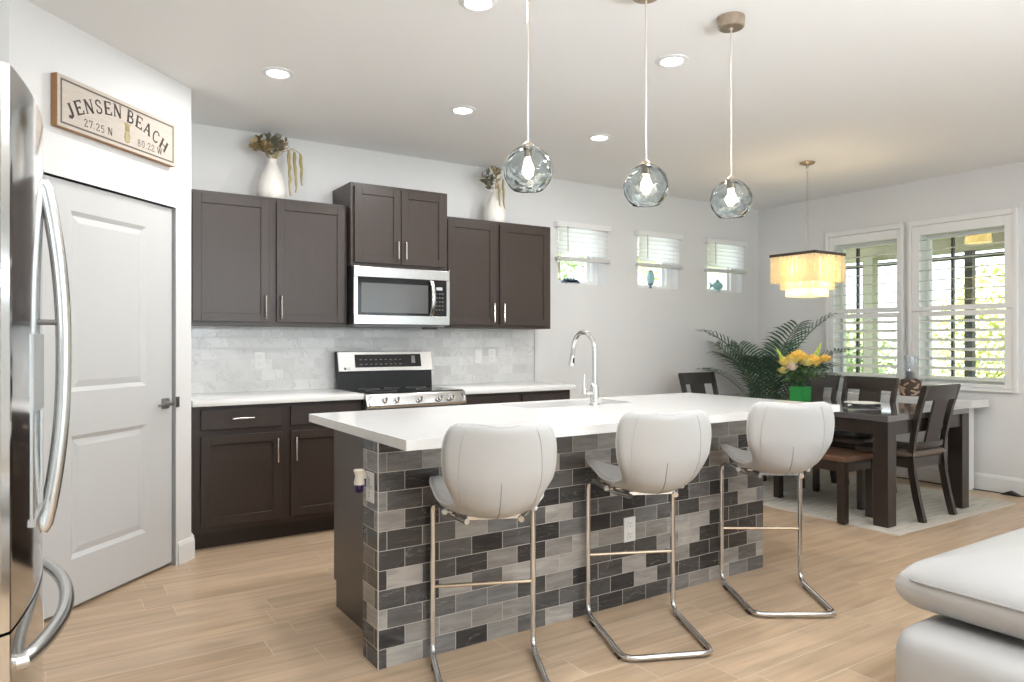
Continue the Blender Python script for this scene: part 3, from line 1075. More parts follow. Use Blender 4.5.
s0 = make_stool(*STOOLS[0])
for l_, r_, lab in STOOLS[1:]:
    dup(s0, l_, r_, lab)

# ================================================================ FRIDGE
FY0, FY1 = 1.605, 2.515
t = thing('refrigerator', 'stainless steel french door refrigerator with curved handles at the left edge', 'refrigerator', (-.45, 2.06, 0))
def fx(y):
    return -.054 + .052 * (1 - ((y - 2.06) / .455) ** 2) + .45
MB().bx(-.44, .318, FY0 - 2.06 + .003, FY1 - 2.06 - .003, .03, 1.76).build('cabinet_body', STEELG, t, smooth=False)
MB().bx(-.40, .28, -.42, .42, 0, .03).build('base_grille', BLACK, t, smooth=False)
def fridge_door(name, ya, yb, z0, z1, n=60):
    poly = [(.325, ya - 2.06)]
    for k in range(n + 1):
        y = ya + (yb - ya) * k / n
        e = min(y - ya, yb - y)
        rnd = .012 * (1 - math.sqrt(max(0, 1 - (1 - min(1, e / .012)) ** 2)))
        poly.append((fx(y) - rnd, y - 2.06))
    poly.append((.325, yb - 2.06))
    return MB().prism(poly, 'z', z0, z1).build(name, STEELD, t, angle=20)
dl = fridge_door('door', FY0, 2.0575, .735, 1.78)
dr_ = fridge_door('door', 2.0625, FY1, .735, 1.78)
fz = fridge_door('freezer_drawer', FY0, FY1, .06, .729, 120)
for dd, yy in ((dl, 2.025), (dr_, 2.098)):
    x = fx(yy)
    pts = [(x - .004, yy - 2.06, .825)] + arc_pts((x + .006, yy - 2.06, .84), (x + .006, yy - 2.06, 1.63), (.036, 0, 0), 22, 2.2) + [(x - .004, yy - 2.06, 1.645)]
    MB().tube(pts, .014, n=12, flat=1.15).build('handle', STEEL, dd)
    MB().tube([(x - .004, yy - 2.06, 1.315), (x + .036, yy - 2.06, 1.315)], .006, n=8).build('handle_post', STEELG, dd)
ya, yb = 1.665, 2.455
pts = [(fx(ya) - .005, ya - 2.06, .655)] + [Vector((fx(ya + (yb - ya) * k / 24) + .006 + .042 * (1 - abs(2 * k / 24 - 1) ** 2.4), ya + (yb - ya) * k / 24 - 2.06, .655)) for k in range(25)] + [(fx(yb) - .005, yb - 2.06, .655)]
MB().tube(pts, .016, n=12).build('handle', STEEL, fz)
# water dispenser on the near door
mb = MB()
y0_, y1_ = 1.78, 1.97
for (a, b, z0, z1, e) in ((y0_, y1_, 1.12, 1.285, .004), (y0_, y0_ + .018, .90, 1.12, .003), (y1_ - .018, y1_, .90, 1.12, .003)):
    n = 6
    poly = [(fx(a) - .02, a - 2.06)] + [(fx(a + (b - a) * k / n) + e, a + (b - a) * k / n - 2.06) for k in range(n + 1)] + [(fx(b) - .02, b - 2.06)]
    mb.prism(poly, 'z', z0, z1)
mb.prism([(fx(y0_) - .02, y0_ - 2.06), (fx(y0_) + .008, y0_ - 2.06), (fx(y1_) + .006, y1_ - 2.06), (fx(y1_) - .02, y1_ - 2.06)], 'z', .885, .90)
disp = mb.build('water_dispenser', P('dispenser_silver', (.5, .5, .5), .3, .8), dl, smooth=False)

# ================================================================ SIGN
t = thing('wooden_sign', 'whitewashed wooden beach sign with curved lettering above the pantry door', 'sign', (0, 0, 0))
t.matrix_world = PW @ Matrix.Translation((-.585, -.001, 2.358))
SW, SH = .80, .238
MB().bx(-SW / 2, SW / 2, -.034, -.0005, -SH / 2, SH / 2, .002).build('board', SIGNE, t, smooth=False)
mb = MB()
mb.bx(-SW / 2 + .002, SW / 2 - .002, -.0352, -.034, -SH / 2 + .002, SH / 2 - .002)
MB_face = mb.build('face', SIGNF, t, smooth=False)
mb = MB()
bx0, bz0, bw = SW / 2 - .018, SH / 2 - .017, .0085
for (a, b, c, d) in ((-bx0, bx0, bz0 - bw, bz0), (-bx0, bx0, -bz0, -bz0 + bw), (-bx0, -bx0 + bw, -bz0, bz0), (bx0 - bw, bx0, -bz0, bz0)):
    mb.bx(a, b, -.0358, -.0351, c, d)
mb.build('painted_border', SIGNT, MB_face, smooth=False)
TH, TN = .20, .11                             # thick and thin strokes of the serif letters, unit box 0..w x 0..1
GL = {
 'J': (.55, [([(.36, .97), (.36, .25), (.30, .06), (.16, .0), (.05, .08), (.06, .2)], TH)], [(.36, .97)]),
 'E': (.72, [([(.18, 0), (.18, 1)], TH), ([(.1, .96), (.66, .96), (.66, .78)], TN), ([(.18, .5), (.5, .5), (.5, .4), (.5, .6)], TN), ([(.1, .04), (.70, .04), (.70, .25)], TN)], [(.18, 1), (.18, 0)]),
 'N': (.86, [([(.16, 0), (.16, 1)], TN), ([(.16, 1), (.70, 0)], TH), ([(.70, 0), (.70, 1)], TN)], [(.14, 1), (.16, 0), (.70, 1)]),
 'S': (.62, [([(.52, .74), (.50, .9), (.30, .98), (.12, .88), (.10, .70), (.24, .56), (.42, .46), (.54, .32), (.50, .1), (.30, .02), (.12, .1), (.08, .28)], .12)], []),
 'B': (.74, [([(.18, 0), (.18, 1)], TH), ([(.1, .97), (.45, .97), (.58, .86), (.58, .64), (.45, .53), (.18, .53)], TN * 1.2), ([(.40, .53), (.60, .42), (.66, .25), (.58, .1), (.42, .03), (.1, .03)], TN * 1.3)], [(.18, 1), (.18, 0)]),
 'A': (.86, [([(.14, 0), (.43, 1)], TN), ([(.43, 1), (.72, 0)], TH), ([(.24, .34), (.62, .34)], TN)], [(.14, 0), (.72, 0)]),
 'C': (.74, [([(.64, .76), (.58, .92), (.42, .98), (.22, .9), (.11, .66), (.11, .36), (.22, .1), (.42, .02), (.58, .08), (.66, .24)], .13)], []),
 'H': (.90, [([(.18, 0), (.18, 1)], TH), ([(.72, 0), (.72, 1)], TH), ([(.18, .5), (.72, .5)], TN)], [(.18, 1), (.18, 0), (.72, 1), (.72, 0)]),
 '2': (.58, [([(.08, .74), (.14, .92), (.30, .98), (.46, .88), (.46, .68), (.08, .04), (.52, .04), (.54, .2)], .11)], []),
 '7': (.56, [([(.06, .78), (.08, .95), (.52, .95), (.24, 0)], .11)], []),
 '5': (.58, [([(.50, .96), (.14, .96), (.12, .56), (.32, .62), (.50, .46), (.50, .18), (.32, .02), (.08, .12)], .11)], []),
 '8': (.60, [([(.30, .98), (.46, .9), (.46, .66), (.30, .54), (.12, .38), (.10, .14), (.30, .02), (.50, .14), (.48, .38), (.30, .54), (.14, .66), (.14, .9), (.30, .98)], .10)], []),
 '0': (.60, [([(.30, .98), (.48, .82), (.50, .5), (.48, .18), (.30, .02), (.12, .18), (.10, .5), (.12, .82), (.30, .98)], .11)], []),
 '.': (.24, [([(.12, 0), (.12, .14)], .14)], []),
 'W': (1.1, [([(.08, 1), (.30, 0)], TH * .8), ([(.30, 0), (.54, .9)], TN), ([(.54, .9), (.76, 0)], TH * .8), ([(.76, 0), (1.0, 1)], TN)], [(.08, 1), (1.0, 1), (.54, 1)]),
 ' ': (.5, [], []),
}
def stroke(mb_, pts, w, T):
    pts = [Vector((p[0], p[1])) for p in pts]
    L_, R_ = [], []
    for i, p in enumerate(pts):
        d1 = (p - pts[i - 1]).normalized() if i > 0 else (pts[1] - p).normalized()
        d2 = (pts[i + 1] - p).normalized() if i < len(pts) - 1 else d1
        tt = (d1 + d2)
        tt = tt.normalized() if tt.length > .2 else d1
        nrm = Vector((-tt.y, tt.x))
        k = 1 / max(.6, abs(nrm.dot(Vector((-d1.y, d1.x)))))
        L_.append(p + nrm * w / 2 * k)
        R_.append(p - nrm * w / 2 * k)
    for i in range(len(pts) - 1):
        mb_.poly([T(*L_[i]), T(*R_[i]), T(*R_[i + 1]), T(*L_[i + 1])])
def letters(text, h, cx, cz, radius, span, name, shift=0.0):
    """text set along an arc: radius of the baseline circle, span = arc length of the line"""
    tot = sum(GL[c][0] for c in text) * 1.0 + .12 * (len(text) - 1)
    sc = span / tot
    mb_ = MB()
    pos = 0
    for c in text:
        wd, strokes, serifs = GL[c]
        mid = (pos + wd / 2) * sc - span / 2 + shift
        ang = mid / radius
        def T(u, v, ang=ang, wd=wd):
            lx, lz = (u - wd / 2) * sc, v * h
            x = cx + (radius + lz) * math.sin(ang) + lx * math.cos(ang)
            z = cz - radius + (radius + lz) * math.cos(ang) - lx * math.sin(ang)
            return (x, -.0356, z)
        for pts_, w_ in strokes:
            stroke(mb_, pts_, w_, T)
        for (u, v) in serifs:
            vv_ = v - .025 if v > .5 else v + .025
            stroke(mb_, [(u - .14, vv_), (u + .14, vv_)], .05, T)
        pos += wd + .12
    bmesh.ops.solidify(mb_.bm, geom=mb_.bm.faces[:], thickness=.0004)
    bmesh.ops.recalc_face_normals(mb_.bm, faces=mb_.bm.faces[:])
    return mb_.build(name, SIGNT, MB_face, smooth=False)
WORDS = (('JENSEN', -.185, 'place_lettering'), ('BEACH', .205, 'place_lettering'))
def arc_text(words, h, cz, radius, span):
    tot = sum(GL[c][0] + .12 for w in words for c in w) + .42 * (len(words) - 1)
    sc = span / tot
    pos = -span / 2
    for w in words:
        ln = sum(GL[c][0] + .12 for c in w) * sc
        letters(w, h, -.008, cz, radius, ln, w.lower() and 'lettering', pos + ln / 2)
        pos += ln + .42 * sc
arc_text(('JENSEN', 'BEACH'), .064, .026, .60, .675)
letters('27.25', .036, -.185, -.078, 1.2, .125, 'lettering')
letters('N', .036, -.085, -.076, 1.2, .034, 'lettering')
letters('80.22', .036, .165, -.078, 1.2, .125, 'lettering')
letters('W', .036, .27, -.080, 1.2, .042, 'lettering')
mb = MB()
mb.lathe([(0, -.07), (.014, -.068), (.021, -.05), (.020, -.03), (.012, -.015), (0, -.012)], (.03, -.036, 0), 14)
for k in range(7):
    a = (k - 3) * .22
    mb.bar([(.03 + a * .02, -.036, -.014), (.03 + math.sin(a) * .02, -.036, .012), (.03 + math.sin(a) * .035, -.036, .032 - abs(a) * .012)], .007, .002, up=(0, 1, 0))
for v in mb.bm.verts:
    v.co.y = -.0352 + (v.co.y + .036) * .12 - .001
    v.co.z -= .012
mb.build('painted_pineapple', PINE, MB_face)

# ================================================================ VASES ON THE CABINETS
def dried_vase(x, y, z, label, hh, rr):
    prof = [(0, 0), (rr * .84, 0), (rr * .98, hh * .08), (rr, hh * .20), (rr * .92, hh * .40), (rr * .70, hh * .62), (rr * .42, hh * .82), (rr * .31, hh * .93), (rr * .34, hh), (rr * .22, hh), (rr * .18, hh * .9), (0, hh * .88)]
    return tag(MB().lathe(prof, (0, 0, 0), 28).build('ceramic_vase', CERAM), label, 'vase')
v = dried_vase(0, 0, 0, 'large white ceramic vase on the left wall cabinets', .285, .096)
v.location = (1.315, 5.04, 2.2355)
v2 = dried_vase(0, 0, 0, 'smaller white ceramic vase on the right wall cabinets', .285, .092)
v2.location = (3.12, 5.04, 2.2355)

def leafy_stem(base, tip, seed, label, group, mat, n=9, size=.05, head=None):
    rnd = random.Random(seed)
    t_ = thing('dried_flower', label, 'dried flowers', base, 0, group)
    tip = Vector(tip)
    mid = tip * .5 + Vector((rnd.uniform(-.01, .01), rnd.uniform(-.01, .01), .02))
    pts = [Vector((0, 0, 0)).lerp(mid, k / 4) for k in range(4)] + [mid.lerp(tip, k / 4) for k in range(5)]
    MB().tube(pts, .003, n=5).build('stem', DRY, t_)
    mb_ = MB()
    for k in range(n):
        p = mid.lerp(tip, k / (n - 1))
        d = Vector((rnd.uniform(-1, 1), rnd.uniform(-1, 1), rnd.uniform(-.2, 1))).normalized()
        s = Vector((rnd.uniform(-1, 1), rnd.uniform(-1, 1), rnd.uniform(-1, 1))).cross(d).normalized()
        l_ = size * rnd.uniform(.7, 1.2)
        nn = d.cross(s)
        mb_.poly([p, p + d * l_ * .5 + s * l_ * .28 + nn * l_ * .1, p + d * l_, p + d * l_ * .5 - s * l_ * .28 + nn * l_ * .1])
    bmesh.ops.solidify(mb_.bm, geom=mb_.bm.faces[:], thickness=.0015)
    mb_.build('leaves', mat, t_, smooth=False)
    if head:
        MB().lathe([(0, 0), (.016, .006), (.024, .02), (.02, .036), (.008, .04), (0, .036)], tuple(tip), 12, wob=lambda a, j: 1 + .18 * math.sin(6 * a)).build('flower_head', head, t_)
    return t_
def tassel(base, over, drop, seed, label, group):
    rnd = random.Random(seed)
    t_ = thing('dried_amaranth', label, 'dried flowers', base, 0, group)
    o_ = Vector(over)
    pts = [Vector((0, 0, 0)), o_ * .35 + Vector((0, 0, .07)), o_ * .75 + Vector((0, 0, .085)), o_ + Vector((0, 0, .04))]
    n = 9
    for k in range(1, n):
        pts.append(o_ + Vector((rnd.uniform(-.004, .004) + .012 * k / n, rnd.uniform(-.004, .004), .04 - drop * k / (n - 1))))
    rad = [.003, .003, .004, .008] + [.013 * (1 - .75 * (k / n) ** 1.6) * rnd.uniform(.85, 1.1) for k in range(1, n)]
    MB().tube(pts[:4], .003, n=6).build('stem', DRY, t_)
    MB().tube(pts[3:], rad[3:], n=8).build('tassel', DRYO, t_)
    return t_
gA = 'dried stems in the large white vase on the left cabinets'
gB = 'dried stems in the smaller white vase on the right cabinets'
bA = (1.315, 5.04, 2.49)
for k, (tp, mt, hd) in enumerate((((-.12, -.01, .12), DRY, DRY), ((-.085, .02, .165), DRY, None), ((-.02, -.03, .17), DRYG, None), ((.04, .0, .175), DRYG, DRYG), ((.095, .02, .165), DRY, None), ((-.06, -.05, .10), DRY, DRY), ((.03, -.05, .11), DRYG, None))):
    leafy_stem(bA, tp, 20 + k, 'upright dried stem in the large white vase on the left cabinets', gA, mt, 16, .062, hd)
gC = 'drooping amaranth in the large white vase'
for k, (ov, dp) in enumerate((((.095, -.07, .05), .31), ((.14, -.05, .05), .28), ((.19, -.02, .05), .22))):
    tassel(bA, ov, dp, 40 + k, ('olive tassel hanging nearest the large white vase on the cabinets', 'middle of three olive tassels hanging from the large white vase', 'olive tassel hanging farthest right of the large white vase')[k], gC)
bB = (3.12, 5.04, 2.49)
for k, (tp, mt, hd) in enumerate((((-.11, -.01, .12), DRYG, CANDLE), ((-.06, .0, .15), DRYG, None), ((-.01, -.02, .18), DRY, None), ((.03, .0, .2), DRYO, None), ((-.08, -.03, .06), DRYG, None))):
    leafy_stem(bB, tp, 60 + k, 'upright dried stem in the smaller white vase on the right cabinets', gB, mt, 10, .055, hd)
tassel(bB, (.05, -.05, .07), .24, 71, 'olive tassel hanging over the side of the smaller white vase', gB)
tassel(bB, (-.01, -.075, .02), .18, 72, 'thin brown strand hanging down the front of the smaller white vase', gB)

# ================================================================ CEILING LIGHTS
def downlight(x, y, label, seen=True):
    t_ = thing('recessed_downlight', label, 'ceiling light', (x, y, H), 0, 'recessed downlights in the white ceiling')
    MB().lathe([(.055, -.004), (.062, -.010), (.084, -.004), (.086, 0), (.055, 0)], n=32).build('trim_ring', TRIMW, t_)
    MB().lathe([(0, -.004), (.056, -.004), (.056, -.0015), (0, -.0015)], n=32).build('lens', LENS, t_)
    lamp('downlight_lamp', 'AREA', (0, 0, -.016), DOWNLIGHT_W, .11, (1, .985, .97), (0, 0, 0), t_)
    return t_
DL = [(1.075, 4.0, 'round downlight over the counter nearest the pantry wall'), (2.235, 4.0, 'round downlight in the ceiling before the short cabinet over the microwave'),
      (3.365, 4.0, 'round downlight between the left and middle glass pendants, near the back wall'),
      (2.762, 2.695, 'round downlight in the ceiling between the middle and right glass pendants'),
      (1.58, 2.69, 'round downlight cut by the top edge, left of the left pendant'),
      (.9, .2, 'added unseen downlight in the living area ceiling, near left'), (3.0, .2, 'added unseen downlight in the living area ceiling, near centre'),  # from here on out of view, added as extra light sources
      (5.2, .6, 'added unseen downlight in the living area ceiling, near right'), (1.8, -1.8, 'added unseen downlight far behind in the living area, left'), (4.6, -1.8, 'added unseen downlight far behind in the living area, right')]
for x, y, lab in DL:
    downlight(x, y, lab)

def pendant(x, y, zc, label):
    t_ = thing('globe_pendant', label, 'pendant light', (x, y, H), 0, 'smoky blue glass globe pendants over the island')
    r_ = .094
    c = zc - H
    MB().lathe([(0, 0), (.060, 0), (.062, -.006), (.058, -.045), (.052, -.05), (.010, -.052), (.008, -.06), (0, -.06)], n=32).build('canopy', BRASSN, t_)
    MB().tube([(0, 0, -.055), (0, 0, c + r_ + .012)], .0035, n=8).build('rod', P('champagne_rod', (.72, .66, .58), .3, .8), t_)
    MB().lathe([(0, r_ + .016 + c), (.006, r_ + .016 + c), (.022, r_ + .004 + c), (.024, r_ - .004 + c), (.019, r_ - .012 + c), (.017, r_ - .045 + c), (0, r_ - .045 + c)], n=20).build('socket', BRASSN, t_)
    prof = []
    a0, a1 = R(14), R(143)
    n = 26
    for k in range(n + 1):
        a = a0 + (a1 - a0) * k / n
        prof.append((r_ * math.sin(a), c + r_ * math.cos(a)))
    ri = r_ - .0045
    for k in range(n, -1, -1):
        a = a0 + (a1 - a0) * k / n
        prof.append((ri * math.sin(a), c + ri * math.cos(a)))
    prof.append(prof[0])
    mb_ = MB()
    rings = []
    N_ = 48
    for j, (rr, hh) in enumerate(prof[:-1]):
        outer = j <= n
        ring = []
        for k in range(N_):
            a = 2 * PI * k / N_
            jj = j if outer else 2 * n + 1 - j
            dim = 1 + .018 * math.sin(5 * a + 1.7 * jj * .4) * math.sin(.55 * jj + 2 * a) if outer else 1
            ring.append(mb_._v((rr * dim * math.cos(a), rr * dim * math.sin(a), hh)))
        rings.append(ring)
    for j in range(len(rings)):
        A, B = rings[j], rings[(j + 1) % len(rings)]
        for k in range(N_):
            mb_.bm.faces.new((A[k], A[(k + 1) % N_], B[(k + 1) % N_], B[k]))
    bmesh.ops.recalc_face_normals(mb_.bm, faces=mb_.bm.faces[:])
    mb_.build('glass_globe', PENDG, t_, angle=60)
    zb = r_ - .045 + c
    MB().lathe([(0, zb), (.010, zb - .002), (.012, zb - .012), (.023, zb - .038), (.024, zb - .050), (.018, zb - .066), (.007, zb - .078), (0, zb - .081)], n=20).build('bulb', BULB, t_)
    return t_
pendant(1.541, 2.25, 1.919, 'left one of three blue glass globe pendants, nearest the dark cabinets')
pendant(2.094, 2.19, 1.911, 'middle one of three blue glass globe pendants over the island')
pendant(2.621, 2.19, 1.912, 'right one of three blue glass globe pendants, its ceiling canopy in view')

t = thing('shell_chandelier', 'square tiered capiz shell chandelier hanging over the dining table', 'chandelier', (5.27, 3.62, H))
MB().lathe([(0, 0), (.06, 0), (.062, -.008), (.05, -.018), (.012, -.03), (.008, -.05), (0, -.05)], n=28).build('canopy', BRASSN, t)
mb = MB()
zt = 1.985 - H
nl = 22
zz0 = -.05
for k in range(nl):
    za = zz0 + (zt - zz0) * (k + .5) / nl
    hl = (zz0 - zt) / nl * .62
    pts = []
    for q in range(10):
        a = 2 * PI * q / 10
        o_ = .007 * math.cos(a)
        pts.append((o_ if k % 2 else 0, 0 if k % 2 else o_, za + hl * math.sin(a)))
    mb.tube(pts, .0016, n=5, closed=True)
mb.build('chain', P('chain_nickel', (.45, .42, .38), .3, .9), t)
a_ = .21
mb = MB()
mb.bx(-a_, a_, -a_, -a_ + .014, zt - .022, zt).bx(-a_, a_, a_ - .014, a_, zt - .022, zt).bx(-a_, -a_ + .014, -a_, a_, zt - .022, zt).bx(a_ - .014, a_, -a_, a_, zt - .022, zt)
mb.bx(-a_, a_, -.008, .008, zt - .015, zt - .002).bx(-.008, .008, -a_, a_, zt - .015, zt - .002)
mb.build('top_frame', BRONZE, t, smooth=False)
rc = random.Random(5)
for (hw, z0, z1, nper) in ((.205, zt - .02, 1.745 - H, 10), (.150, zt - .03, 1.69 - H, 8), (.118, zt - .03, 1.632 - H, 7)):
    mb = MB()
    for side in range(4):
        for k in range(nper):
            u0 = -hw + 2 * hw * k / nper + .0015
            u1 = -hw + 2 * hw * (k + 1) / nper - .0015
            off = rc.uniform(-.002, .002)
            c_, s_ = math.cos(side * PI / 2), math.sin(side * PI / 2)
            seg = max(3, int((z0 - z1) / .04))
            for q in range(seg):
                za = z0 - (z0 - z1) * q / seg
                zb_ = z0 - (z0 - z1) * (q + 1) / seg + .0012
                lean = rc.uniform(-.002, .002)
                d = hw + off
                P4 = [(u0, -d, za), (u1, -d + lean, za), (u1, -d + lean, zb_), (u0, -d, zb_)]
                mb.poly([(p[0] * c_ - p[1] * s_, p[0] * s_ + p[1] * c_, p[2]) for p in P4])
    mb.build('shell_tier', CAPIZ, t, smooth=False)
for bx_, by_ in ((-.06, -.06), (.06, .06), (-.06, .06), (.06, -.06)):
    MB().lathe([(0, zt - .02), (.012, zt - .02), (.012, zt - .05), (.020, zt - .075), (.018, zt - .10), (0, zt - .115)], (bx_, by_, 0), 14).build('bulb', BULB, t)
lamp('chandelier_lamp', 'POINT', (0, 0, zt - .16), 8, .05, (1, .76, .46), (0, 0, 0), t)

# ================================================================ DINING
GZ = .008
t = thing('area_rug', 'pale grey streaked rug under the dining table', 'rug', (5.5, 3.75, 0))
MB().bx(-.85, .85, -1.22, 1.22, 0, .0075, .002).build('border', RUGB, t, smooth=False)
MB().bx(-.80, .80, -1.17, 1.17, .0065, GZ).build('field', RUG, t, smooth=False)

t = thing('dining_table', 'dark espresso wood dining table on the pale rug', 'table', (5.32, 3.65, GZ))
tx, ty = .56, .99
MB().bx(-tx, tx, -ty, ty, .715, .755, .003).build('tabletop', WOODT, t, smooth=False)
mb = MB()
mb.bx(-tx + .1, tx - .1, -ty + .012, -ty + .04, .62, .7148).bx(-tx + .1, tx - .1, ty - .04, ty - .012, .62, .7148)
mb.bx(-tx + .012, -tx + .04, -ty + .1, ty - .1, .62, .7148).bx(tx - .04, tx - .012, -ty + .1, ty - .1, .62, .7148)
mb.build('apron', WOOD, t, smooth=False)
for sx in (-1, 1):
    for sy in (-1, 1):
        MB().cb((sx * (tx - .053), sy * (ty - .053), .357), (.105, .105, .714), .003).build('leg', WOOD, t, smooth=False)

def make_chair(loc_, rz, label):
    t_ = thing('dining_chair', label, 'chair', loc_, rz, 'dark dining chairs round the table')
    hw = .215
    mb_ = MB()
    mb_.cb((0, 0, .462), (.46, .44, .05), .022, 3)
    mb_.build('seat', CUSH, t_)
    mb_ = MB()
    mb_.bx(-hw + .02, hw - .02, .17, .195, .365, .436).bx(-hw + .02, hw - .02, -.205, -.18, .365, .436)
    mb_.bx(-hw, -hw + .025, -.18, .18, .365, .436).bx(hw - .025, hw, -.18, .18, .365, .436)
    mb_.build('seat_rail', WOOD, t_, smooth=False)
    for sx in (-1, 1):
        MB().cb((sx * (hw - .02), .185, .218), (.042, .042, .436), .003).build('leg', WOOD, t_, smooth=False)
        pts = [(sx * (hw - .005), -.275, 0), (sx * (hw - .005), -.235, .16), (sx * (hw - .005), -.205, .33), (sx * (hw - .005), -.195, .45)]
        MB().bar(pts, .035, .045, up=(0, 1, 0)).build('leg', WOOD, t_, smooth=False)
        pts = [(sx * (hw - .005), -.195, .45), (sx * (hw - .002), -.215, .60), (sx * hw, -.252, .78), (sx * (hw + .004), -.30, .948)]
        MB().bar(pts, .033, .036, up=(0, 1, 0)).build('back_post', WOOD, t_, smooth=False)
    def yb_(z):
        tt = (z - .45) / .498
        return -.195 - .105 * tt ** 1.25
    NX = 10
    for (z0, z1, xh, th) in ((.845, .955, hw + .02, .024), (.50, .545, hw - .02, .02)):
        rows = []
        mb_ = MB()
        for k in range(NX + 1):
            x = -xh + 2 * xh * k / NX
            bow = -.018 * (1 - (x / xh) ** 2)
            rows.append([mb_._v((x, yb_(z) + bow + s * th / 2, z)) for z, s in ((z0, -1), (z0, 1), (z1, 1), (z1, -1))])
        fs = []
        for A, B in zip(rows, rows[1:]):
            for q in range(4):
                fs.append(mb_.bm.faces.new((A[q], A[(q + 1) % 4], B[(q + 1) % 4], B[q])))
        fs += [mb_.bm.faces.new(rows[0][::-1]), mb_.bm.faces.new(rows[-1])]
        bmesh.ops.recalc_face_normals(mb_.bm, faces=fs)
        mb_.build('back_rail', WOOD, t_, angle=30)
    mb_ = MB()
    mb_.bar([(0, yb_(.54) - .018, .54), (0, yb_(.70) - .018, .70), (0, yb_(.85) - .018, .85)], .185, .014, up=(0, 1, 0))
    mb_.build('splat', P('dark_splat', (.032, .023, .020), .35, noise=.3, nscale=5, stretch=(12, 12, .4)), t_, smooth=False)
    return t_
ch0 = make_chair((5.32, 2.885, GZ), 0, 'dark dining chair at the near end of the table, its back in full view')
dup(ch0, (5.62, 3.455, GZ), R(90), 'dark dining chair on the window side, left of the carved candle holder')
dup(ch0, (5.62, 3.985, GZ), R(90), 'dark dining chair on the window side, beside the yellow flowers')
dup(ch0, (5.32, 4.565, GZ), R(180), 'dark dining chair at the far end of the table, left of the palm')

t = thing('dining_bench', 'small dark wooden bench on the island side of the table', 'bench', (4.80, 3.29, GZ), 0)
MB().bx(-.20, .20, -.42, .42, .425, .462, .006).build('seat', WOODB, t, smooth=False)
mb = MB()
mb.bx(-.15, .15, -.405, -.385, .355, .4248).bx(-.15, .15, .385, .405, .355, .4248).bx(-.185, -.165, -.36, .36, .355, .4248).bx(.165, .185, -.36, .36, .355, .4248)
mb.build('apron', WOOD, t, smooth=False)
for sx in (-1, 1):
    for sy in (-1, 1):
        MB().cb((sx * .172, sy * .387, .212), (.056, .056, .4245), .003).build('leg', WOOD, t, smooth=False)

# plate
tag(MB().lathe([(0, 0), (.075, 0), (.08, .004), (.115, .014), (.137, .020), (.137, .023), (.11, .018), (.075, .008), (0, .006)], n=36).build('dinner_plate', P('white_china', (.8, .82, .83), .15)), 'round white plate on the dining table', 'plate')
bpy.data.objects['dinner_plate'].location = (5.40, 3.22, GZ + .7555)

# console
t = thing('console_table', 'narrow white console table under the shuttered windows', 'console table', (6.54, 3.70, 0))
MB().bx(-.15, .15, -.83, .83, .715, .78, .004).build('top', P('white_console', (.80, .80, .79), .25), t, smooth=False)
for sy in (-1, 1):
    MB().bx(-.14, .13, sy * .70 - .02, sy * .70 + .02, 0, .7148, .002).build('leg_panel', P('white_console_leg', (.80, .80, .79), .3), t, smooth=False)

# carved candle holder with hurricane glass
t = thing('candle_holder', 'carved driftwood candle holder on the console under the windows', 'candle holder', (6.52, 3.44, .7805))
mb = MB()
mb.lathe([(0, 0), (.078, 0), (.084, .015), (.084, .11), (.078, .14), (.055, .15), (.02, .15), (0, .15)], n=40, wob=lambda a, j: 1 + .05 * math.sin(7 * a + j * 1.3))
mb.build('carved_base', DRIFT, t)
rnd = random.Random(3)
mb = MB()
for k in range(44):
    a = rnd.uniform(0, 2 * PI)
    z = rnd.uniform(.012, .138)
    da, dz = rnd.uniform(.25, .6) * rnd.choice((-1, 1)), rnd.uniform(-.04, .04)
    pts = [((.078 + .008) * math.cos(a + da * q / 4), (.078 + .008) * math.sin(a + da * q / 4), min(.14, max(.01, z + dz * q / 4))) for q in range(5)]
    mb.tube(pts, .009, n=6)
mb.build('driftwood_sticks', P('pale_driftwood', (.46, .33, .23), .8, noise=.3, nscale=20), t)
MB().lathe([(.052, .15), (.056, .16), (.056, .36), (.053, .36), (.053, .162), (.05, .15)], n=32).build('glass_hurricane', HURR, t)
MB().lathe([(0, .1505), (.036, .1505), (.036, .215), (.03, .218), (0, .216)], n=24).build('candle', CANDLE, t)

# cable along the skirting board
t = thing('power_cable', 'black power cable along the baseboard under the console', 'cable', (6.64, 2.9, 0))
pts = fillet([(0.0, .95, .005), (-.01, .30, .005), (.025, .02, .005), (.03, -.15, .005), (.035, -.9, .005)], .2, 5)
MB().tube(pts, .0045, n=6).build('cord', BLACK, t)
MB().prism([(-.28, 0), (-.13, 0), (-.17, .022), (-.20, .036), (-.24, .02)], 'x', .0, .05).build('adapter', BLACK, t, smooth=False)

# ================================================================ FLOWERS ON THE TABLE
VX, VY, VZ = 5.335, 3.73, GZ + .7555
t = thing('glass_vase', 'square-cut green glass vase on the dining table', 'vase', (VX, VY, VZ))
vw = .060
mb = MB()
for (w0, z0, w1, z1) in ((vw, 0, vw, .125),):
    mb.bx(-w0, w0, -w0, w0, 0, .012, .003)
    mb.bx(-w0, w0, -w0, -w0 + .006, .012, z1).bx(-w0, w0, w0 - .006, w0, .012, z1).bx(-w0, -w0 + .006, -w0, w0, .012, z1).bx(w0 - .006, w0, -w0, w0, .012, z1)
mb.build('green_body', GGLASS, t, smooth=False)
mb = MB()
z1 = .175
w0 = vw
mb.bx(-w0, w0, -w0, -w0 + .004, .1255, z1).bx(-w0, w0, w0 - .004, w0, .1255, z1).bx(-w0, -w0 + .004, -w0, w0, .1255, z1).bx(w0 - .004, w0, -w0, w0, .1255, z1)
mb.build('clear_rim', thin_glass('vase_rim_glass', (.85, .92, .88), .1), t, smooth=False)

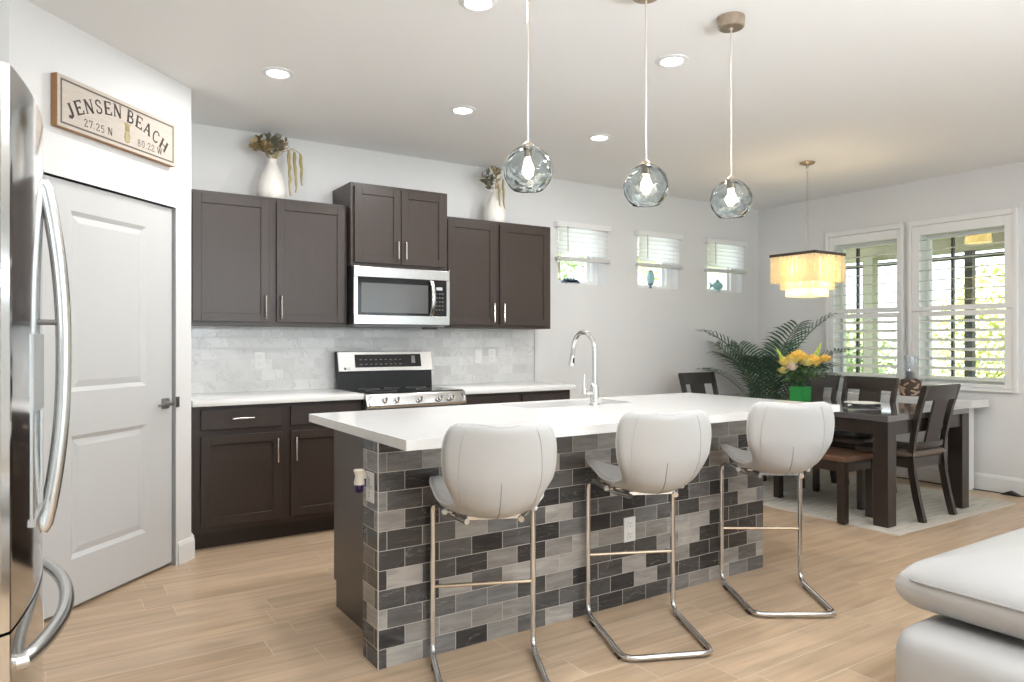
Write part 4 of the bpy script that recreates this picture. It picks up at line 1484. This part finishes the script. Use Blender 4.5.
def rose(mb_, c, r_, rnd):
    for layer in range(5):
        rr = r_ * (.25 + .19 * layer)
        np_ = 4 + layer
        for k in range(np_):
            a0_ = 2 * PI * k / np_ + layer * .7 + rnd.uniform(-.1, .1)
            wdt = 2 * PI / np_ * .75
            def pf(u, v, a0_=a0_, wdt=wdt, rr=rr, layer=layer):
                a = a0_ + (u - .5) * wdt * (1.1 - .25 * v)
                h = v * r_ * (1.35 - .16 * layer) - r_ * .55
                rad = rr * (.45 + .55 * math.sin(v * PI * .55)) + (v > .8) * layer * .08 * r_ * (v - .8) * 5
                return (c[0] + rad * math.cos(a), c[1] + rad * math.sin(a), c[2] + h)
            mb_.grid(pf, 4, 4)
def flower(tip, r_, seed, label, mat, spike=False):
    rnd = random.Random(seed)
    t_ = thing('cut_flower', label, 'flower', (VX, VY, VZ + .03), 0, 'flowers in the green vase on the dining table')
    tip = Vector(tip)
    b0 = Vector((rnd.uniform(-.02, .02), rnd.uniform(-.02, .02), 0))
    n0 = b0.lerp(Vector((tip.x * .35, tip.y * .35, .17)), 1)
    MB().tube([b0, n0, tip], .003, n=6).build('stem', GREENL, t_)
    mb_ = MB()
    if spike:
        for k in range(26):
            f = k / 26
            p = tip + Vector((0, 0, -.03)) + (tip - n0).normalized() * f * .13
            a = k * 2.4
            q = .016 * (1.1 - f)
            mb_.ball((p.x + q * math.cos(a), p.y + q * math.sin(a), p.z), .010 * (1.15 - .7 * f), 6)
        mb_.build('flower_spike', mat, t_)
    else:
        rose(mb_, tip, r_ * 1.22, rnd)
        mb_.build('bloom', mat, t_, angle=80)
    return t_
# offsets: x/y around the vase, z above the stems' foot; right in view is (+.84,-.55)
def vr(r_, f_, z_):
    return (.837 * r_ + .547 * f_, -.547 * r_ + .837 * f_, z_)
flower(vr(-.135, -.02, .30), .045, 1, 'yellow bloom at the left of the bouquet', YELLOW)
flower(vr(-.085, -.05, .32), .05, 2, 'yellow bloom left of the largest golden bloom', YELLOW)
flower(vr(-.03, -.03, .345), .062, 3, 'largest golden bloom at the top of the bouquet', GOLD)
flower(vr(.025, -.07, .30), .045, 4, 'small yellow bloom low in the middle of the bouquet', YELLOW)
flower(vr(.09, -.03, .305), .062, 5, 'large golden bloom right of the middle of the bouquet', GOLD)
flower(vr(.215, .02, .325), .042, 6, 'single orange-yellow bloom out at the right of the bouquet', GOLD)
flower(vr(-.105, -.08, .26), .04, 7, 'pale peach bloom low on the left of the bouquet', PEACH)
flower(vr(-.155, -.03, .23), .035, 8, 'lowest yellow bloom at the left edge of the bouquet', YELLOW)
flower(vr(.05, .05, .32), .045, 13, 'yellow bloom at the back of the bouquet', YELLOW)
flower(vr(.125, .0, .37), .03, 9, 'tall lime green flower spike on the right of the bouquet', LIME, True)
flower(vr(-.13, .02, .33), .03, 10, 'lime yellow flower spike on the left of the bouquet', LIME, True)
for k, (r0, lab) in enumerate(((-.09, 'leafy green sprig at the left of the bouquet over the vase'), (.0, 'leafy green sprig in the middle of the bouquet over the vase'), (.10, 'leafy green sprig at the right of the bouquet over the vase'))):
    rnd = random.Random(90 + k)
    t = thing('foliage_sprig', lab, 'leaves', (VX, VY, VZ + .03), 0, 'green sprigs in the vase on the dining table')
    MB().tube([(0, 0, 0), vr(r0 * .4, 0, .16), vr(r0, -.02, .24)], .003, n=6).build('stem', GREENL, t)
    mb = MB()
    for q in range(60):
        p = Vector(vr(r0 + rnd.gauss(0, .045), rnd.gauss(-.01, .05), .20 + rnd.uniform(-.06, .07)))
        d = Vector((rnd.uniform(-1, 1), rnd.uniform(-1, 1), rnd.uniform(-.6, .8))).normalized()
        s = d.orthogonal().normalized()
        l_ = rnd.uniform(.035, .06)
        mb.poly([p, p + d * l_ * .5 + s * l_ * .25, p + d * l_, p + d * l_ * .5 - s * l_ * .25])
    mb.build('leaves', GREENL, t, smooth=False)

# ================================================================ PALM
t = thing('potted_palm', 'tall potted areca palm in the corner behind the dining table', 'plant', (6.18, 4.72, 0))
MB().lathe([(0, 0), (.13, 0), (.15, .02), (.18, .28), (.19, .30), (.17, .30), (.165, .27), (0, .27)], n=28).build('pot', POT, t)
MB().lathe([(0, .2705), (.162, .2705), (.10, .28), (0, .285)], n=20).build('soil', SOIL, t)
rp = random.Random(11)
def frond(az, length, rise, droop, start_z=.28, nleaf=19, ll=.26):
    d = Vector((math.cos(az), math.sin(az), 0))
    pts = []
    N_ = 22
    p = Vector((d.x * .03, d.y * .03, start_z))
    el = rise
    for k in range(N_ + 1):
        pts.append(Vector((min(p.x, XR - 6.21), min(p.y, YB - 4.75), p.z)))
        p = p + (d * math.cos(el) + Vector((0, 0, math.sin(el)))) * length / N_
        el -= droop / N_ * (.4 + 1.4 * k / N_)
    st = MB().tube(pts, [.007 * (1 - .75 * k / N_) + .001 for k in range(N_ + 1)], n=6).build('frond_stem', PALMS, t)
    mb_ = MB()
    for k in range(nleaf):
        f = .38 + .62 * k / (nleaf - 1)
        x = f * N_
        i = min(int(x), N_ - 1)
        q = pts[i].lerp(pts[i + 1], x - i)
        tg = (pts[i + 1] - pts[i]).normalized()
        side = tg.cross(Vector((0, 0, 1)))
        side = side.normalized() if side.length > .05 else Vector((-d.y, d.x, 0))
        upv = side.cross(tg)
        l_ = ll * (.55 + .75 * math.sin(PI * min(1, (f - .3) / .75))) * rp.uniform(.9, 1.1)
        for s in (-1, 1):
            dirv = (side * s * .8 + tg * .65 + upv * .25).normalized()
            wv = dirv.cross(upv).normalized() * .0095
            a = q + dirv * l_ * .33 + upv * .0
            b = q + dirv * l_ * .7 - Vector((0, 0, l_ * .10))
            c = q + dirv * l_ - Vector((0, 0, l_ * .30))
            if any(w_.x < -.27 and w_.y < .20 and w_.z < .97 for w_ in (a, b, c)):   # none droops into the chairs or the table
                continue
            mb_.poly([q - wv * .4, q + wv * .4, a + wv, a - wv])
            mb_.poly([a - wv, a + wv, b + wv * .75, b - wv * .75])
            mb_.poly([b - wv * .75, b + wv * .75, c])
    for v_ in mb_.bm.verts:                      # leaflets that reach a wall bend along it
        v_.co.x = min(v_.co.x, XR - 6.18 - .02 - .05 * (v_.co.z > .8 and v_.co.y < -.2))
        v_.co.y = min(v_.co.y, YB - 4.72 - .02)
    bmesh.ops.remove_doubles(mb_.bm, verts=mb_.bm.verts[:], dist=1e-5)
    mb_.build('frond_leaflets', PALM, st, smooth=False)
for (az, L_, rise, droop) in ((150, 1.30, 1.52, 1.15), (183, 1.12, 1.45, 1.25), (215, 1.1, 1.4, 1.2), (250, 1.32, 1.46, .9), (285, 1.38, 1.47, .85), (310, 1.25, 1.36, 1.25), (340, 1.15, 1.3, 1.4),
                              (20, 1.1, 1.45, .9), (70, 1.1, 1.45, .9), (110, 1.1, 1.45, .9), (232, 1.0, 1.40, 1.1), (270, .95, 1.3, 1.2), (125, .95, 1.35, 1.2), (300, .95, 1.25, 1.2)):
    frond(R(az + rp.uniform(-6, 6)), L_, rise, droop)

# ================================================================ SOFA
t = thing('chaise_sofa', 'white leather chaise sofa at the lower right', 'sofa', (3.52, .47, 0))
mb = MB()
mb.bx(-1.18, 1.45, -.62, .85, .05, .335, .09, 5)
mb.build('base', SOFAL, t, angle=60)
mb = MB()
def pillow(u, v):
    return None
NXs, NYs = 60, 40
def cush(u, v, top):
    x, y = -1.08 + 2.50 * u, -.60 + 1.47 * v
    e = min(x + 1.08, 1.42 - x, y + .60, .87 - y)
    f = min(1, e / .085)
    rnd_ = math.sqrt(max(0, 1 - (1 - f) ** 2))
    g = min(1, e / .45)
    if top:
        return (x, y, .440 + .072 * rnd_ + .07 * (1 - (1 - g) ** 2))
    return (x, y, .440 - .085 * rnd_)
ts = lambda k, n: .5 - .5 * math.copysign(abs(math.cos(PI * k / n)) ** .75, -math.cos(PI * k / n)) * -1
gu = [ts(k, NXs) for k in range(NXs + 1)]
gv = [ts(k, NYs) for k in range(NYs + 1)]
gu = sorted(1 - a for a in gu)
gv = sorted(1 - a for a in gv)
for top in (True, False):
    V_ = [[mb._v(cush(a, b, top)) for a in gu] for b in gv]
    for j in range(NYs):
        for i in range(NXs):
            q_ = (V_[j][i], V_[j][i + 1], V_[j + 1][i + 1], V_[j + 1][i])
            mb.bm.faces.new(q_ if top else q_[::-1])
bmesh.ops.remove_doubles(mb.bm, verts=mb.bm.verts[:], dist=1e-4)
mb.build('seat_cushion', SOFAL, t, angle=60)
mb = MB()
x0, x1, y0_, y1_ = -1.08, 1.42, -.60, .87
rc_ = [(x0 - .001, y0_ + .05), (x0, y1_ - .05), (x0 + .05, y1_), (x1 - .05, y1_), (x1, y1_ - .05), (x1, y0_ + .05)]
mb.tube(fillet([(p[0], p[1], .465) for p in rc_], .03, 4), .004, n=6)
mb.build('piping', SEAM, t)
for sx in (-.95, 1.35):
    for sy in (-.55, .72):
        MB().cb((sx, sy, .026), (.06, .06, .052), .004).build('foot', CHROME, t, smooth=False)

# ================================================================ BLINDS
for n, (x0, x1, lab) in enumerate(((3.865, 4.50, 'white slatted blind on the small window nearest the cabinets'), (4.85, 5.47, 'white slatted blind on the middle small window'), (5.83, 6.46, 'white slatted blind on the small window nearest the corner'))):
    c = (x0 + x1) / 2
    hw = (x1 - x0) / 2
    t = thing('window_blind', lab, 'blind', (c, YB - .035, 2.06), 0, 'white blinds on the small back windows')
    MB().bx(-hw, hw, -.03, .034, .245, .295, .003).build('headrail', SHUT, t, smooth=False)
    mb = MB()
    zs = [.222 - k * .041 for k in range(6)]
    for z in zs:
        A = R(64)
        cy, sy = math.cos(A) * .024, math.sin(A) * .024
        mb.prism([(-cy, z - sy), (cy, z + sy), (cy - .002, z + sy + .0025), (-cy - .002, z - sy + .0025)], 'x', -hw + .03, hw - .025)
    mb.build('slats', BLIND, t, smooth=False)
    MB().bx(-hw + .01, hw - .005, -.028, .028, -.056, -.024, .004).build('bottom_rail', P('blind_rail_grey', (.62, .61, .59), .5), t, smooth=False)
    MB().tube([(-hw + .115, -.036, .25), (-hw + .115, -.038, .02)], .004, n=8).build('wand', P('wand_grey', (.42, .42, .42), .4), t)
    for sx in (-.17, .17):
        MB().tube([(sx, -.024, .25), (sx, -.024, -.03)], .0008, n=4).build('ladder_cord', SHUT, t)

# ================================================================ PLANTATION SHUTTERS
for n, (a, b, lab) in enumerate(((2.757, 3.45, 'white plantation shutter on the right window, nearer the sofa'), (3.655, 4.30, 'white plantation shutter on the left window, behind the chandelier'))):
    cy = (a + b) / 2
    hw = (b - a) / 2
    t = thing('plantation_shutter', lab, 'shutter', (XR, cy, RZ[0]), 0, 'white plantation shutters by the dining table')
    Hh = RZ[1] - RZ[0]
    mb = MB()
    fo = .098
    e0, e1 = (-hw - fo), (hw + fo * .86)
    if n == 0:
        e1 = hw + .098
    else:
        e0 = -hw - .062
    # outer frame, proud of the wall, with a thinner lip
    mb.bx(-.045, -.0005, e0, e0 + .03, -.06, Hh + .135, .004).bx(-.045, -.0005, e1 - .03, e1, -.06, Hh + .135, .004)
    mb.bx(-.045, -.0005, e0 + .03, e1 - .03, Hh + .085, Hh + .135, .004).bx(-.045, -.0005, e0 + .03, e1 - .03, -.06, -.028, .004)
    mb.build('frame', SHUT, t, smooth=False)
    mid = 1.54 - RZ[0]
    for (z0, z1) in ((-.026, mid - .003), (mid + .003, Hh + .083)):
        p0_, p1_ = e0 + .032, e1 - .032
        zt_, zb_ = (z1 - .045 if z0 < 0 else z1 - .085), (z0 + .03 if z0 < 0 else z0 + .045)
        mb = MB()
        ys0, ys1 = -hw, hw
        mb.bx(-.034, -.006, p0_, ys0, z0, z1, .002).bx(-.034, -.006, ys1, p1_, z0, z1, .002)
        mb.bx(-.034, -.006, ys0, ys1, z0, zb_, .002).bx(-.034, -.006, ys0, ys1, zt_, z1, .002)
        pn = mb.build('panel', SHUT, t, smooth=False)
        mb = MB()
        nl_ = 7
        for k in range(nl_):
            zc = zb_ + (zt_ - zb_) * (k + .5) / nl_
            A = R(20 if z0 < 0 else 3)
            pr = []
            for q in range(12):
                an = 2 * PI * q / 12
                px_, pz_ = .036 * math.cos(an), .0052 * math.sin(an)
                pr.append((-.02 + px_ * math.cos(A) - pz_ * math.sin(A), zc + px_ * math.sin(A) + pz_ * math.cos(A)))
            vs_a = [(x_, ys0 + .003, z_) for x_, z_ in pr]
            mb.prism(pr, 'y', ys0 + .003, ys1 - .003)
        mb.build('louvers', SHUT, pn, angle=50)

# ================================================================ OUTSIDE
g = MB().bx(6.9, 30, -8, 26, -.25, -.12).build('ground', GRASS, smooth=False); struct(g)
struct(MB().bx(6.885, 9.45, -1, 7.2, -.12, -.02).build('floor_lanai', PATIO, smooth=False))
struct(MB().bx(6.885, 9.5, -1, 7.2, 2.52, 2.66).build('ceiling_lanai', LANAI, smooth=False))
struct(MB().bx(9.32, 9.5, -1, 7.2, 2.36, 2.519).build('beam_lanai', LANAI, smooth=False))
def post(y, w, mat, label, x=9.42):
    return tag(MB().bx(x - w / 2, x + w / 2, y - w / 2, y + w / 2, -.0195, 2.359, .003).build('lanai_post', mat, smooth=False), label, 'post')
post(4.231, .09, CAGE, 'dark post outside the right shuttered window', 9.37)
post(5.52, .085, CAGE, 'dark post outside the left shuttered window', 9.37)
post(5.375, .13, SAGE, 'sage green column outside the left shuttered window', 9.2)
t = thing('screen_rail', 'dark screen frame rail running along the lanai edge', 'railing', (9.5, 3, 0))
mb = MB()
mb.bx(.0, .04, -4, 4.2, 2.28, 2.33)
mb.build('top_rail', CAGE, t, smooth=False)
MB().bx(.0, .04, -4, 4.2, .75, .79).build('chair_rail', CAGE, t, smooth=False)
t = thing('outdoor_ceiling_light', 'square lantern light on the lanai ceiling outside the right window', 'ceiling light', (8.6, 3.80, 2.5195))
MB().lathe([(0, 0), (.05, 0), (.05, -.02), (0, -.02)], n=20).build('mount', P('white_mount', (.8, .8, .8), .5), t)
MB().lathe([(.115, -.02), (.13, -.17), (.128, -.17), (.113, -.022)], n=28).build('shade', DRUM, t)
MB().lathe([(0, -.03), (.03, -.05), (.04, -.08), (.03, -.11), (0, -.12)], n=16).build('bulb', P('outdoor_bulb', (1, 1, 1), .3, emit=(1, .8, .5), estr=12), t)

def tree(x, y, z0, h, rx, ry, rz_, nleaf, mat, seed, label, size=.13):
    rnd = random.Random(seed)
    t_ = thing('garden_tree', label, 'tree', (x, y, -.12), 0, 'garden trees outside the windows')
    MB().tube([(0, 0, 0), (.05, .03, h * .5), (-.02, 0, h)], [.09, .07, .04], n=8).build('trunk', BARK, t_)
    mb_ = MB()
    for k in range(nleaf):
        while True:
            a = Vector((rnd.uniform(-1, 1), rnd.uniform(-1, 1), rnd.uniform(-1, 1)))
            if .25 < a.length < 1:
                break
        p = Vector((a.x * rx, a.y * ry, h + z0 + a.z * rz_))
        if p.z < .05:
            continue
        d = Vector((rnd.uniform(-1, 1), rnd.uniform(-1, 1), rnd.uniform(-.7, .7))).normalized()
        s = d.orthogonal().normalized()
        s.rotate(Matrix.Rotation(rnd.uniform(0, 6), 3, d))
        l_ = size * rnd.uniform(.6, 1.3)
        mb_.poly([p, p + d * l_ * .5 + s * l_ * .3, p + d * l_, p + d * l_ * .5 - s * l_ * .3])
    mb_.build('foliage', mat, t_, smooth=False)
    return t_
tree(14.0, 5.7, -.2, 1.4, 1.6, 1.2, 1.7, 4200, LEAFY, 1, 'yellow-green tree outside the middle of the right window')
tree(12.2, 4.0, .1, 1.3, 1.2, 1.0, 1.3, 3400, LEAFY, 2, 'low yellow-green shrub outside the right window, right of the post')
tree(14.2, 3.2, .6, 1.9, 1.3, 1.1, 1.9, 3400, LEAFO, 3, 'orange-tinged tree at the right edge of the right window')
tree(11.9, 7.9, -.4, 1.2, 1.3, 1.3, 1.25, 4000, LEAFG, 4, 'mid green shrub low outside the left window')
tree(14.6, 9.9, -.3, 1.2, 1.8, 1.6, 1.35, 3600, LEAFY, 5, 'yellow-green shrub low at the left side of the left window')
tree(8.4, 11.2, .4, 3.0, 1.3, 1.2, 1.5, 1300, LEAFG, 6, 'leafy tree seen through the small window nearest the cabinets')
tree(11.3, 11.3, .4, 3.0, 1.1, 1.1, 1.6, 900, LEAFY, 7, 'yellow tree seen through the middle small window')
t = thing('neighbour_house', 'pale neighbouring house seen far through the small windows', 'house', (15.2, 15.6, -.12))
MB().bx(-3.2, 3.2, -1.5, 1.5, 0, 3.6).build('wall', STUCCO, t, smooth=False)
MB().prism([(-1.8, 3.6), (1.8, 3.6), (0, 4.6)], 'x', -3.5, 3.5).build('roof', ROOFT, t, smooth=False)

# ornaments on the back window sills
sz = BZ[0]
t = thing('sill_ornament', 'blue grey shell ornament lying on the sill of the small window nearest the cabinets', 'ornament', (4.10, YB + .045, sz + .0005))
mb = MB()
for k in range(7):
    a = PI * (k + .5) / 7
    mb.bar([(0, 0, .012), (math.cos(a) * .055, 0, .02 + .018 * math.sin(a)), (math.cos(a) * .105, 0, .012 + .048 * math.sin(a))], .026, .014, up=(0, 1, 0))
mb.build('shell_ribs', BLUEG, t)
MB().cb((0, 0, .007), (.10, .04, .014), .004).build('stand', P('pale_stand', (.6, .62, .64), .4), t, smooth=False)
t = thing('sill_lantern', 'teal glass lantern on the sill of the middle small window', 'lantern', (5.115, YB + .045, sz + .0005))
MB().lathe([(0, 0), (.022, 0), (.012, .014), (.010, .03), (.03, .042), (.034, .048), (0, .05)], n=20).build('foot', BLUEG, t)
MB().lathe([(.03, .0505), (.042, .09), (.036, .14), (.024, .165), (0, .168)], n=20).build('glass_body', TEAL, t)
MB().lathe([(0, .1685), (.028, .1685), (.02, .18), (.008, .186), (0, .19)], n=16).build('cap', BLUEG, t)
t = thing('sill_fish', 'pale teal glass fish on the sill of the small window nearest the corner', 'ornament', (6.11, YB + .045, sz + .0005))
mb = MB()
mb.ball((.0, 0, .068), .055, 18, (1.5, .35, .85))
mb.build('fish_body', TEAL, t)
MB().prism([(-.07, .068), (-.13, .105), (-.115, .068), (-.13, .03)], 'y', -.007, .007).build('tail', TEAL, t, smooth=False)
MB().prism([(-.03, .108), (.03, .112), (-.01, .14)], 'y', -.006, .006).build('fin', BLUEG, t, smooth=False)
MB().cb((0, 0, .012), (.06, .03, .023), .004).build('base', P('fish_base', (.5, .55, .56), .4), t, smooth=False)
